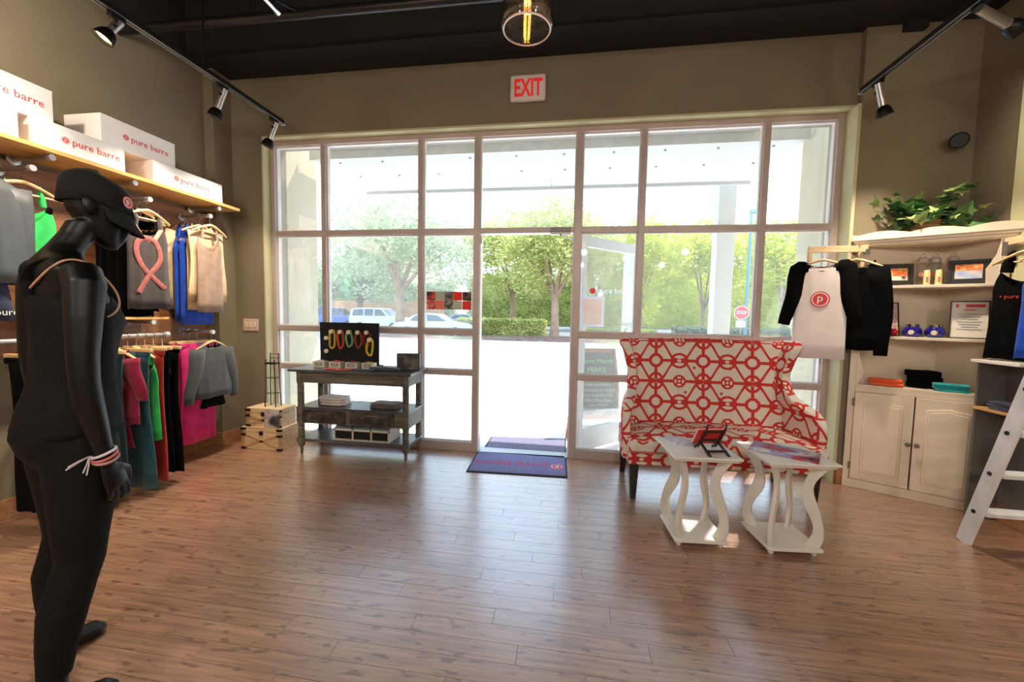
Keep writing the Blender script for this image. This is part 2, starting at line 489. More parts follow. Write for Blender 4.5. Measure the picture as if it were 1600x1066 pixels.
# door head closer box and threshold
cl = root('door_closer', 'small grey door closer box fixed over the open doorway', 'door closer', (-0.15, 3.69, 2.09))
MB().box(-0.21, -0.03, 3.655, 3.70, 2.075, 2.115).build('body', mat('closer_grey', (120, 116, 116), 0.4, 0.5), cl, world=True, bevel=0.004)
MB().box(-0.21, -0.03, 3.66, 3.70, 2.055, 2.076).build('cover', SIDE, cl, world=True, bevel=0.003)
MB().tube([(-0.12, 3.68, 2.06), (-0.05, 3.74, 2.035), (0.02, 3.80, 2.02)], 0.006).build('arm', SIDE, cl, world=True)
MB().cyl((-0.12, 3.668, 2.07), (-0.12, 3.668, 2.045), 0.008).build('pivot', BLACK_MET, cl, world=True)
m = MB(); m.box(-0.873, 0.004, 3.68, 3.82, 0.0, 0.012); struct('door_1_threshold', m, STEEL)
m = MB(); m.box(-0.873, -0.858, FY0, FY1, 0.012, 2.078); m.box(-0.011, 0.004, FY0, FY1, 0.012, 2.078); struct('door_1_jamb', m, SIDE)
# exit-side hinge block on the jamb
m = MB(); m.box(-0.872, -0.845, 3.685, 3.71, 1.985, 2.055); struct('door_1_hinge', m, FRAME, bevel=0.003)
# door leaf swung out
d0, d1 = V((0.075, 3.83, 0)), V((0.66, 4.43, 0))
dd = (d1 - d0).normalized(); dn = V((-dd.y, dd.x, 0)); DL = 0.88
door = root('door_2', 'glass shop door swung open outside beside the doorway', None, d0, math.atan2(dd.y, dd.x), kind='structure')
WF = mat('white_door_frame', (226, 224, 222), 0.4, 0.1, 0.03)
for nm, a, b, z0, z1 in (('stile', 0, 0.06, 0.02, 2.08), ('stile', DL - 0.06, DL, 0.02, 2.08), ('top_rail', 0.06, DL - 0.06, 1.98, 2.08), ('bottom_rail', 0.06, DL - 0.06, 0.02, 0.24)):
    MB().box(a, b, -0.022, 0.022, z0, z1).build(nm, WF, door, bevel=0.003)
MB().box(0.055, DL - 0.055, -0.004, 0.004, 0.235, 1.985).build('pane', PLAIN_GLASS, door, smooth=0)
MB().tube([(DL - 0.1, -0.03, 0.95), (DL - 0.1, -0.07, 0.95), (DL - 0.1, -0.07, 1.2), (DL - 0.1, -0.03, 1.2)], 0.011).build('pull_handle', STEEL, door)
# lettering on the glass beside the door, poster, photo tiles, street number
dec = root('window_decal', 'red round logo and white studio name lettering on the pane beside the door', 'decal', (0.18, GY - 0.005, 1.56))
U, W3 = (1, 0, 0), (0, 0, 1)
FILM_W = leaf_mat('white_glass_film', (246, 246, 244), (252, 252, 250), .85); FILM_R = leaf_mat('red_glass_film', (226, 50, 48), (232, 62, 58), .6)
logo(dec, (0.0, 0, 0.0), U, W3, 0.026, FILM_R, FILM_W)
wd1 = letters('pure', 0.072, dec, (0.045, 0, 0.0), U, W3, FILM_W, align='LEFT')
letters('barre', 0.072, dec, (max(x.co.x for x in wd1.data.vertices) + .02, 0, 0.0), U, W3, FILM_W, align='LEFT')
po = root('notice_poster', 'faded peach notice sheet in a clear sleeve taped to the pane beside the door', 'poster', (0.185, GY - 0.008, 1.37))
SLV = leaf_mat('clear_sleeve', (226, 226, 238), (238, 238, 246), .6)
for (a, b, c, d) in ((-.105, -.083, -.138, .138), (.083, .105, -.138, .138), (-.083, .083, -.138, -.115), (-.083, .083, .115, .138)):
    MB().add([(a, 0, c), (b, 0, c), (b, 0, d), (a, 0, d)], [(0, 1, 2, 3)]).build('sleeve_margin', SLV, po, smooth=0)
MB().add([(-.083, 0, -.115), (.083, 0, -.115), (.083, 0, .115), (-.083, 0, .115)], [(0, 1, 2, 3)]).build('sheet', leaf_mat('peach_sheet', (236, 196, 176), (242, 220, 208), .6, 8), po, smooth=0)
ph = root('photo_tile_decal', 'two rows of small square red grey and photo prints stuck on the window', 'decal', (-1.178, GY - 0.006, 1.45))
tcols = [['photo_red', 'tile_grey', 'photo_grey', 'tile_red', 'photo_dark'], ['photo_red_low', 'tile_salmon', 'photo_bw', 'tile_grey', 'tile_red']]
def photo(name, cols, scale=40, detail=4, seed=0.0, stretch=(1, 1, 1), rough=0.5, thin=0.0):
    if name in MATS: return MATS[name]
    mm, n, l, p = nt(name)
    cr, no, mp = noise_col(n, l, lin(cols[0]), lin(cols[-1]), scale, detail, stretch, lo=0.32, hi=0.68)
    mp.inputs['Location'].default_value = (seed, seed * 1.7, seed * 0.6)
    for k, c in enumerate(cols[1:-1]):
        e = cr.color_ramp.elements.new(0.32 + 0.36 * (k + 1) / (len(cols) - 1)); e.color = (*lin(c), 1)
    l.new(cr.outputs[0], p.inputs['Base Color']); p.inputs['Roughness'].default_value = rough
    if thin:
        tl = n.new('ShaderNodeBsdfTranslucent'); mx = n.new('ShaderNodeMixShader'); mx.inputs[0].default_value = thin
        l.new(cr.outputs[0], tl.inputs[0]); l.new(p.outputs[0], mx.inputs[1]); l.new(tl.outputs[0], mx.inputs[2]); l.new(mx.outputs[0], n['Material Output'].inputs[0])
    MATS[name] = mm
    return mm
tm = {'tile_grey': photo('tile_grey', [(190, 184, 166), (200, 194, 176)], 9, thin=.45), 'tile_red': photo('tile_red', [(220, 66, 48), (230, 80, 58)], 9, thin=.45), 'tile_salmon': photo('tile_salmon', [(222, 130, 108), (230, 144, 122)], 9, thin=.45)}
tm['photo_red'] = photo('photo_red', [(70, 50, 50), (222, 90, 70), (230, 130, 110)], 22, seed=1, thin=.4)
tm['photo_grey'] = photo('photo_grey', [(60, 58, 54), (150, 142, 128), (190, 184, 170)], 22, seed=2, thin=.4)
tm['photo_dark'] = photo('photo_dark', [(50, 48, 60), (120, 84, 70), (200, 180, 160)], 22, seed=3, thin=.4)
tm['photo_red_low'] = photo('photo_red_low', [(40, 40, 44), (220, 80, 60), (200, 190, 184)], 22, seed=4, thin=.4)
tm['photo_bw'] = photo('photo_bw', [(40, 38, 36), (128, 122, 110), (206, 200, 186)], 26, seed=5, thin=.4)
for j in range(2):
    for i in range(5):
        x0 = -0.2215 + i * 0.089; z0 = 0.004 - j * 0.087
        MB().box(x0, x0 + 0.0875, -0.001, 0.001, z0 - 0.0 , z0 + 0.0855).build('photo_tile', tm[tcols[j][i]], ph, smooth=0)
num = root('street_number_decal', 'faint white reversed street number lettering on the pane above the door', 'decal', (-0.45, GY + 0.006, 2.21))
letters('1501', 0.17, num, (0, 0, 0), (-1, 0, 0), (0, 0, 1), leaf_mat('pale_letter_film', (236, 230, 214), (240, 236, 226), .8), lift=0.0)
# exit sign and switch
ex = root('exit_sign', 'white rounded exit sign with red letters on the wall above the door', 'exit sign', (-0.43, WY, 3.287))
MB().box(-0.155, 0.155, -0.055, 0.0, -0.11, 0.11).build('housing', mat('sign_white', (226, 214, 210), 0.4, var=0.02), ex, bevel=0.022, seg=4)
letters('EXIT', 0.20, ex, (0.004, -0.0555, -0.012), U, W3, mat('exit_red', (222, 44, 44), 0.5, emit=0.25), width=0.6, lift=0.0006, bold=0.006)
sw = root('light_switch', 'pinkish white triple light switch plate on the wall by the window', 'switch', (-3.195, WY, 1.18))
MB().box(-0.085, 0.085, -0.008, 0, -0.06, 0.06).build('plate', mat('switch_plate', (206, 178, 160), 0.5, var=0.03), sw, bevel=0.003)
for k in (-0.05, 0, 0.05):
    MB().box(k - 0.012, k + 0.012, -0.016, -0.008, -0.026, 0.026).build('rocker', mat('switch_rocker', (214, 190, 174), 0.4, var=0.03), sw, bevel=0.003)

# ------------------------------------------------------------------ outside: ground, recess, canopy
CONC = mat('pale_concrete', (238, 234, 230), 0.85, 0, 0.05, 1.2, 0.1, bscale=40)
m = MB(); m.box(-60, 60, 3.80, 12.5, -0.25, -0.02); struct('pavement_outside', m, CONC)
m = MB(); m.box(-90, 90, 12.5, 19.5, -0.3, -0.10); struct('road_outside', m, mat('pale_asphalt', (168, 164, 172), 0.9, 0, 0.08, 0.8, 0.15, bscale=30))
m = MB(); m.box(-90, 90, 26.0, 140, -0.3, -0.11); struct('road_far', m, mat('pale_asphalt_far', (104, 106, 104), 0.9, 0, 0.08, 0.5))
m = MB(); m.box(-90, -12.5, 19.5, 26.0, -0.3, -0.10); struct('road_parking', m, mat('pale_asphalt', (0, 0, 0)))
m = MB(); m.grid(lambda a, b: (-12.5 + a * 60, 19.5 + b * 6.5, -0.08 + 0.22 * math.sin(PI * b) * (0.8 + 0.2 * math.sin(a * 40))), 40, 8); struct('ground_bed', m, mat('mulch', (120, 86, 74), 0.95, 0, 0.35, 3.5, 0.6, bscale=30))
m = MB(); m.grid(lambda a, b: (-9 + a * 56, 19.7 + b * 1.9, -0.045 + 0.10 * b + 0.03 * math.sin(a * 90 + b * 5)), 60, 4); struct('grass_verge', m, mat('dry_grass', (120, 118, 84), 0.95, 0, 0.3, 4.0, 0.5, bscale=50))
m = MB(); m.box(-12.5, 47.5, 19.35, 19.55, -0.2, 0.02); struct('curb_outside', m, CONC)
LINE = mat('parking_line_paint', (240, 238, 232), 0.8)
m = MB(); m.box(-3.12 - 0.9, -3.12, 3.80, 4.585, -0.05, 4.6); struct('wall_wing_left', m, CREAM)
m = MB(); m.box(2.25, 2.25 + 1.0, 3.80, 4.53, -0.05, 4.6); struct('wall_wing_right', m, CREAM)
m = MB(); m.box(-3.2, 2.3, 3.80, 3.955, 3.03, 4.6); m.box(-2.86, 1.72, 3.955, 4.37, 3.17, 3.24); struct('wall_facade', m, CREAM)
can = root('entrance_canopy', 'flat white entrance canopy with bolted soffit panels outside the shop window', 'canopy', (-0.4, 5.0, 3.1))
CW = mat('canopy_white', (182, 180, 175), 0.6, var=0.02)
for (a, b) in ((-3.05, -0.325), (-0.315, 2.23)):
    MB().box(a, b, 4.37, 5.66, 3.10, 3.13).build('soffit_panel', CW, can, world=True, bevel=0.002)
MB().box(-3.05, 2.23, 4.355, 4.37, 3.07, 3.2).build('back_channel', mat('canopy_grey', (196, 194, 190), 0.5, 0.1), can, world=True)
MB().box(-3.05, 2.23, 5.66, 5.69, 3.06, 3.24).build('fascia', CW, can, world=True)
BOLT = mat('bolt_grey', (120, 118, 114), 0.4, 0.6)
bm_cache = None
for y in (4.55, 5.02):
    for k in range(10):
        x = -2.78 + k * 0.53
        MB().lathe([(0.014, 0), (0.012, -0.012), (0.004, -0.016)], (x, y, 3.10), 8).build('bolt', BOLT, can, world=True)
cp = root('canopy_column', 'plain square white column holding up the canopy front edge', 'column', (2.02, 5.93, -0.02))
MB().box(-0.11, 0.11, -0.11, 0.11, 0.12, 3.25).build('shaft', CW, cp, bevel=0.008)
MB().box(-0.14, 0.14, -0.14, 0.14, 0, 0.12).build('base', CW, cp, bevel=0.008)

# outer mats and inner mat
matm = mat('grey_violet_carpet', (116, 112, 134), 0.97, 0, 0.2, 60, 0.6, bscale=400)
matb = mat('blue_violet_carpet', (132, 132, 178), 0.97, 0, 0.15, 60, 0.6, bscale=400)
RUB = mat('dark_rubber', (40, 38, 48), 0.8)
om = root('doormat', 'plain dark grey violet doormat lying outside the doorway', 'doormat', (-0.42, 4.06, -0.02), math.radians(1.0))
MB().prism([(-0.42, -0.22), (0.40, -0.21), (0.40, 0.27), (-0.42, 0.20)], (0, 0, 0), (1, 0, 0), (0, 1, 0), (0, 0, 0.008)).build('rubber_backing', RUB, om)
MB().prism([(-0.40, -0.20), (0.385, -0.19), (0.385, 0.255), (-0.40, 0.185)], (0, 0, 0.008), (1, 0, 0), (0, 1, 0), (0, 0, 0.006)).build('pile', matm, om, bevel=0.003)
im = root('logo_doormat', 'blue violet doormat with red studio name just inside the doorway', 'doormat', (-0.43, 3.47, 0.0), math.radians(2.2))
MB().box(-0.425, 0.425, -0.25, 0.25, 0, 0.007).build('rubber_backing', RUB, im, bevel=0.002)
MB().box(-0.41, 0.41, -0.235, 0.235, 0.007, 0.012).build('pile', matb, im, bevel=0.003)
MP = mat('mat_print_red', (206, 72, 92), 0.95, var=0.1)
letters('pure barre', 0.155, im, (-0.07, -0.035, 0.012), (-1, 0, 0), (0, -1, 0), MP, lift=0.0006, width=0.98)
logo(im, (0.335, -0.045, 0.012), (-1, 0, 0), (0, -1, 0), 0.056, MP, WHITE_INK, 0.0006)

# chalkboard
cb = root('sandwich_board', 'slate chalkboard sandwich board with member perks writing outside the window', 'sandwich board', (0.3, 4.75, -0.02))
WOODR = wood('reddish_board_wood', (150, 84, 66), (186, 112, 90), 0.5)
SLATE = mat('slate_board', (58, 64, 74), 0.7, 0, 0.12, 4)
CHALK = mat('chalk', (214, 228, 214), 0.9, var=0.1)
CHALKG = mat('green_chalk', (164, 226, 176), 0.9, var=0.1)
A, B, C2, D2 = V((-0.03, 4.36, -0.02)), V((0.63, 4.55, -0.02)), V((0.52, 4.86, 0.95)), V((0.06, 4.73, 0.95))
for sgn in (0, 1):
    off = V((0.0, 0, 0))
    def q(s_, t_):
        p = A.lerp(B, s_).lerp(D2.lerp(C2, s_), t_)
        if sgn:
            top = D2.lerp(C2, s_)
            p = V((2 * top.x - p.x - 0.02, 2 * top.y - p.y + 0.03, p.z))
        return p
    nrm = (q(1, 0) - q(0, 0)).cross(q(0, 1) - q(0, 0)).normalized() * (1 if not sgn else -1)
    for nm, (s0, s1) in (('leg', (0.0, 0.07)), ('leg', (0.93, 1.0))):
        mb = MB(); f = [q(s0, 0), q(s1, 0), q(s1, 1), q(s0, 1)]
        mb.add(f + [p - nrm * 0.022 for p in f], [(0, 1, 2, 3), (7, 6, 5, 4), (0, 4, 5, 1), (1, 5, 6, 2), (2, 6, 7, 3), (3, 7, 4, 0)]); mb.build(nm, WOODR, cb, world=True)
    for t0, t1 in ((0.2, 0.25), (0.95, 1.0)):
        mb = MB(); f = [q(0.06, t0), q(0.94, t0), q(0.94, t1), q(0.06, t1)]
        mb.add(f + [p - nrm * 0.022 for p in f], [(0, 1, 2, 3), (7, 6, 5, 4), (0, 4, 5, 1), (1, 5, 6, 2), (2, 6, 7, 3), (3, 7, 4, 0)]); mb.build('cross_rail', WOODR, cb, world=True)
    mb = MB(); f = [q(0.05, 0.23) - nrm * 0.006, q(0.95, 0.23) - nrm * 0.006, q(0.95, 0.97) - nrm * 0.006, q(0.05, 0.97) - nrm * 0.006]
    mb.add(f + [p - nrm * 0.01 for p in f], [(0, 1, 2, 3), (7, 6, 5, 4), (0, 4, 5, 1), (1, 5, 6, 2), (2, 6, 7, 3), (3, 7, 4, 0)]); mb.build('slate', SLATE, cb, world=True)
    if not sgn:
        uu = (q(1, 0.5) - q(0, 0.5)).normalized(); vv = (q(0.5, 1) - q(0.5, 0)).normalized(); org = cb.location
        for s_, t_, txt, sz, mt in ((0.52, 0.85, 'Autumn Member', 0.078, CHALKG), (0.52, 0.75, 'PERKS', 0.085, CHALKG), (0.54, 0.64, '\u2022 10% off', 0.05, CHALK), (0.54, 0.585, 'retail purchases', 0.05, CHALK), (0.54, 0.52, '\u2022 Flexibility to freeze', 0.05, CHALK),
                                (0.54, 0.465, 'your membership', 0.05, CHALK), (0.54, 0.405, '\u2022 FREE Pass Share', 0.05, CHALK), (0.54, 0.355, 'class month', 0.05, CHALK), (0.54, 0.305, '\u2022 Special discounts on', 0.046, CHALK), (0.54, 0.262, 'events', 0.05, CHALK)):
            letters(txt, sz, cb, q(s_, t_) - nrm * 0.004 - org, uu, vv, mt, lift=0.0)

# ------------------------------------------------------------------ trees, hedges, cars, pole, sign
BARK = mat('pale_bark', (156, 132, 110), 0.9, 0, 0.2, 3, 0.5, bscale=25)
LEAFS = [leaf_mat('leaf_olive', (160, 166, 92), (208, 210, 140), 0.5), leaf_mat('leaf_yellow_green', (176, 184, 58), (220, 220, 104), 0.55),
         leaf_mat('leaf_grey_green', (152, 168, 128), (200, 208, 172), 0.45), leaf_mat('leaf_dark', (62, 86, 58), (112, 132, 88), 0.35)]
def leaf_cloud(mb, blobs, n, size, rnd):
    tot = sum(b[3] * b[4] * b[5] for b in blobs)
    for (cx, cy, cz, rx, ry, rz) in blobs:
        k = int(n * rx * ry * rz / tot)
        for _ in range(k):
            while True:
                a, b, c = rnd.uniform(-1, 1), rnd.uniform(-1, 1), rnd.uniform(-1, 1)
                d = a * a + b * b + c * c
                if 0.16 < d <= 1: break
            p = V((cx + a * rx, cy + b * ry, cz + c * rz))
            u = V((rnd.gauss(0, 1), rnd.gauss(0, 1), rnd.gauss(0, 0.6))).normalized(); w = u.orthogonal().normalized(); w.rotate(Matrix.Rotation(rnd.uniform(0, 6.28), 3, u))
            s = size * rnd.uniform(0.6, 1.35); nn = u.cross(w)
            mb.add([p - u * s, p + w * s * 0.42 + nn * s * 0.08, p + u * s, p - w * s * 0.42 + nn * s * 0.08], [(0, 1, 2, 3)])
def tree(name, label, x, y, h, crown_w, lm, n=5000, leaf=0.13, trunk_r=0.16, fork=0.32, seed=1, low=0.26):
    rnd = random.Random(seed)
    t = root(name, label, 'tree', (x, y, -0.08), group='trees beyond the parking lot')
    tb = MB(); z1 = h * fork
    tb.tube([(0, 0, 0), (0.03, 0, z1 * 0.5), (-0.02, 0.02, z1)], [trunk_r * 1.35, trunk_r, trunk_r * 0.9], 10)
    tb.build('trunk', BARK, t)
    blobs = []
    nb = 6
    for k in range(nb):
        a = 2 * PI * k / nb + rnd.uniform(-.3, .3); rr = crown_w * rnd.uniform(0.22, 0.36); zt = h * rnd.uniform(0.62, 0.9)
        e = V((math.cos(a) * rr, math.sin(a) * rr, zt)); mid = V((e.x * 0.4, e.y * 0.4, (z1 + zt) * 0.5))
        MB().tube([(-0.02, 0.02, z1 * 0.92), tuple(mid), tuple(e)], [trunk_r * 0.62, trunk_r * 0.38, trunk_r * 0.1], 7).build('branch', BARK, t)
        blobs.append((e.x, e.y, zt * rnd.uniform(0.8, 0.95), crown_w * 0.27, crown_w * 0.27, h * 0.17))
    for k in range(7):
        a = rnd.uniform(0, 6.28); rr = crown_w * rnd.uniform(0.2, 0.42)
        blobs.append((math.cos(a) * rr, math.sin(a) * rr, h * rnd.uniform(low + 0.1, 0.75), crown_w * 0.2, crown_w * 0.2, h * 0.12))
    blobs.append((0, 0, h * 0.78, crown_w * 0.3, crown_w * 0.3, h * 0.2))
    cm = MB(); leaf_cloud(cm, blobs, n, leaf, rnd)
    cm.build('crown', LEAFS[lm], t, smooth=0, flip=False)['kind'] = 'stuff'
    return t
tree('broad_oak', 'broad pale olive tree with thick trunk standing among the parked cars', -11.4, 25.5, 9.2, 9.6, 2, 11000, 0.16, 0.30, seed=2)
tree('young_tree', 'slender forked tree growing behind the hedge across the road', -4.9, 33.0, 10.2, 9.4, 0, 10000, 0.18, 0.22, 0.30, seed=5)
tree('street_tree', 'pale trunked tree standing at the hedge end across the road', -1.05, 25.0, 8.8, 7.0, 0, 10000, 0.15, 0.24, 0.30, seed=8)
tree('yellow_green_tree', 'bright yellow green tree beside the street tree past the glass door', 4.9, 30.0, 8.7, 5.8, 1, 9500, 0.15, 0.16, 0.2, seed=11, low=0.1)
tree('yellow_green_tree', 'bright yellow green tree behind the white canopy column', 11.3, 37.0, 10.2, 7.6, 1, 11000, 0.18, 0.16, 0.2, seed=14, low=0.1)
tree('yellow_green_tree', 'bright yellow green tree standing past the teal lamp pole', 14.5, 30.2, 8.4, 6.2, 1, 7000, 0.16, 0.16, 0.2, seed=17, low=0.1)
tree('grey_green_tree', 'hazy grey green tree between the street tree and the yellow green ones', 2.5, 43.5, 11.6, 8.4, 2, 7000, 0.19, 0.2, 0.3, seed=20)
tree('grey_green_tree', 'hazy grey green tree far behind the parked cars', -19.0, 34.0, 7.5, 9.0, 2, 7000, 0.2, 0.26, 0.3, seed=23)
def hedge(label, x0, x1, y, d, h, lm, n, seed, big=1.0):
    rnd = random.Random(seed)
    t = root('clipped_hedge', label, 'hedge', ((x0 + x1) / 2, y, -0.05))
    mb = MB()
    for _ in range(n):
        f = rnd.choice('tfffbs')
        a, b, c = rnd.uniform(-1, 1), rnd.uniform(-1, 1), rnd.uniform(0, 1)
        if f == 't': c = 1 + rnd.gauss(0, .03)
        elif f == 'f': b = -1 + rnd.gauss(0, .06)
        elif f == 'b': b = 1 + rnd.gauss(0, .06)
        else: a = rnd.choice((-1, 1)) * (1 + rnd.gauss(0, .02))
        p = V((a * (x1 - x0) / 2, b * d / 2, c * h)); u = V((rnd.gauss(0, 1), rnd.gauss(0, 1), rnd.gauss(0, 1))).normalized(); w = u.orthogonal().normalized(); s = rnd.uniform(0.06, 0.13) * big
        mb.add([p - u * s, p + w * s * .6, p + u * s, p - w * s * .6], [(0, 1, 2, 3)])
    mb.build('foliage', LEAFS[lm], t, smooth=0, flip=False)['kind'] = 'stuff'
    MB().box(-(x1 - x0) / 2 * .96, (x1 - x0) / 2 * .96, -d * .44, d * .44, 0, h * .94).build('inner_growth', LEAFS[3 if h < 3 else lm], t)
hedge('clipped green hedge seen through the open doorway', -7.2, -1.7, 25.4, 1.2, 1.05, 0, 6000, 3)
hedge('low clipped hedge between the street tree and the glass door', 0.2, 5.2, 26.5, 1.0, 0.55, 1, 3000, 4)
hedge('low clipped hedge under the yellow green trees', 6.2, 16.5, 25.2, 1.2, 0.8, 3, 3500, 6)
for k, (x0, x1, y_, h_) in enumerate(((-38, -17, 56.0, 5.5), (-14.0, 2.5, 55.0, 6.4), (4.2, 26.0, 54.0, 7.4))):
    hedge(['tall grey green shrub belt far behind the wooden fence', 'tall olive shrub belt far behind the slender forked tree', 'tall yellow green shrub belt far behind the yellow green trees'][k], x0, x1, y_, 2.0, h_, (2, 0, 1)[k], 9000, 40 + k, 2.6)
fn = root('wooden_fence', 'tan wooden fence behind the parked cars', 'fence', (-19.5, 40.0, -0.1))
FW = mat('tan_fence', (196, 150, 116), 0.8, 0, 0.15, 1.0)
for k in range(26):
    MB().box(-6.5 + k * 0.5, -6.5 + k * 0.5 + 0.47, -0.02, 0.02, 0.0, 2.6).build('board', FW, fn, smooth=0)
for k in range(5):
    MB().box(-6.5 + k * 3.2, -6.5 + k * 3.2 + 0.14, -0.1, -0.02, 0, 2.7).build('post', FW, fn, smooth=0)

def car(label, x, y, rz, paint, kind='sedan'):
    t = root('parked_car', label, 'car', (x, y, -0.1), rz)
    L, Wd, H = (4.5, 1.75, 1.42) if kind == 'sedan' else (4.7, 1.85, 1.75)
    if kind == 'sedan':
        prof = [(-2.25, .35), (-2.25, .72), (-2.1, .86), (-1.6, .92), (-1.05, 1.32), (-.4, 1.42), (.35, 1.38), (1.0, .96), (1.9, .84), (2.2, .66), (2.25, .35)]
    else:
        prof = [(-2.35, .4), (-2.35, 1.0), (-2.25, 1.6), (-1.9, 1.74), (-.6, 1.76), (.35, 1.7), (1.0, 1.12), (1.95, 1.0), (2.3, .8), (2.35, .4)]
    m = MB(); rings = []
    for yv, sc_, up in ((-1, 0.96, 0), (-.97, 1, 1), (-.6, 1, 1), (.6, 1, 1), (.97, 1, 1), (1, .96, 0)):
        ring = []
        for (px, pz) in prof:
            tum = 1 - 0.13 * max(0, (pz - .9)) / .5
            ring.append((px * sc_, yv * Wd / 2 * tum, pz if up else .4 + (pz - .4) * .97))
        rings.append(ring)
    m.loft(rings); m.build('body', paint, t, smooth=30)
    gm = mat('car_glass', (70, 88, 100), 0.08, 0, 0.05)
    for s in (-1, 1):
        if kind == 'sedan':
            wins = [[(-1.25, .97), (-1.0, 1.27), (-.4, 1.35), (-.33, .97)], [(-.25, .97), (-.3, 1.35), (.3, 1.31), (.85, .98)]]
        else:
            wins = [[(-2.1, 1.15), (-2.05, 1.6), (-1.2, 1.66), (-1.15, 1.15)], [(-1.05, 1.15), (-1.1, 1.66), (-.35, 1.67), (-.3, 1.15)], [(-.2, 1.15), (-.25, 1.67), (.3, 1.62), (.8, 1.15)]]
        for w_ in wins:
            pts = [(a, s * (Wd / 2 * (1 - 0.13 * max(0, b - .9) / .5) + .004), b) for a, b in w_]
            MB().add(pts + [(p[0], p[1] - s * .02, p[2]) for p in pts], [(0, 1, 2, 3), (7, 6, 5, 4), (0, 4, 5, 1), (1, 5, 6, 2), (2, 6, 7, 3), (3, 7, 4, 0)]).build('side_window', gm, t, smooth=0)
        for wx in (-1.4, 1.38):
            wh = MB(); wh.cyl((wx, s * (Wd / 2 - .18), .33), (wx, s * (Wd / 2 + .01), .33), .33, n=20)
            wo = wh.build('wheel', mat('tyre', (38, 38, 40), 0.8), t)
            MB().cyl((wx, s * (Wd / 2 + .005), .33), (wx, s * (Wd / 2 + .02), .33), .21, n=16).build('hub_cap', STEEL, wo)
    f0, f1 = (((1.0, .98), (.38, 1.36)) if kind == 'sedan' else ((1.0, 1.14), (.37, 1.67)))
    m = MB()
    hw = Wd / 2 * .8
    m.add([(f0[0] + .02, -hw * 1.05, f0[1]), (f0[0] + .02, hw * 1.05, f0[1]), (f1[0] + .02, hw * .95, f1[1]), (f1[0] + .02, -hw * .95, f1[1])], [(0, 1, 2, 3)])
    m.build('windscreen', gm, t, smooth=0, solid=0.02)
    for s in (-.6, .6):
        MB().box(2.16, 2.27, s * Wd / 2 * 1.1 - .2, s * Wd / 2 * 1.1 + .2, .6, .74).build('headlight', mat('headlight_glass', (220, 224, 230), 0.2), t, bevel=0.02)
WP = mat('white_car_paint', (190, 194, 200), 0.25, var=0.02)
car('white sedan parked beside the hedge', -8.0, 22.8, math.radians(6), WP)
car('white sports utility vehicle parked behind the broad oak', -14.6, 29.5, math.radians(-4), mat('silver_car_paint', (206, 214, 228), 0.3, var=0.02), 'suv')
car('blue sports utility vehicle parked past the white one', -20.0, 32.0, math.radians(4), mat('blue_car_paint', (60, 96, 190), 0.3, var=0.04), 'suv')
car('silver blue sedan parked far behind the hedge', -10.0, 37.0, math.radians(8), mat('pale_blue_car_paint', (150, 176, 206), 0.3, var=0.04))
TEAL = mat('teal_pole_paint', (72, 140, 150), 0.5)
lp = root('lamp_pole', 'tall teal parking lot lamp pole with a boxy lamp head', 'lamp post', (9.5, 23.8, -0.1))
MB().cyl((0, 0, 0), (0, 0, 7.2), 0.09, 0.07).build('pole', TEAL, lp)
MB().box(-0.09, 0.55, -0.14, 0.14, 7.15, 7.35).build('lamp_head', TEAL, lp, bevel=0.02)
MB().cyl((0, 0, 0), (0, 0, 0.5), 0.2).build('base', CONC, lp)
ss = root('stop_sign', 'red octagonal stop sign with a white plate beneath on a post', 'stop sign', (8.95, 23.0, -0.1))
MB().cyl((0, 0, 0), (0, 0, 2.1), 0.03).build('post', STEEL, ss)
oc = [(0.36 * math.cos(PI / 8 + k * PI / 4), 0.36 * math.sin(PI / 8 + k * PI / 4)) for k in range(8)]
MB().prism([(a * 1.08, b * 1.08) for a, b in oc], (0, -0.03, 1.75), U, W3, (0, 0.012, 0)).build('sign_border', WHITE_INK, ss, smooth=0)
MB().prism(oc, (0, -0.036, 1.75), U, W3, (0, 0.008, 0)).build('sign_face', RED, ss, smooth=0)
letters('STOP', 0.26, ss, (0, -0.038, 1.75), U, W3, WHITE_INK, width=0.85)
MB().box(-0.26, 0.22, -0.036, -0.02, 0.98, 1.32).build('plate', WHITE_INK, ss, smooth=0)

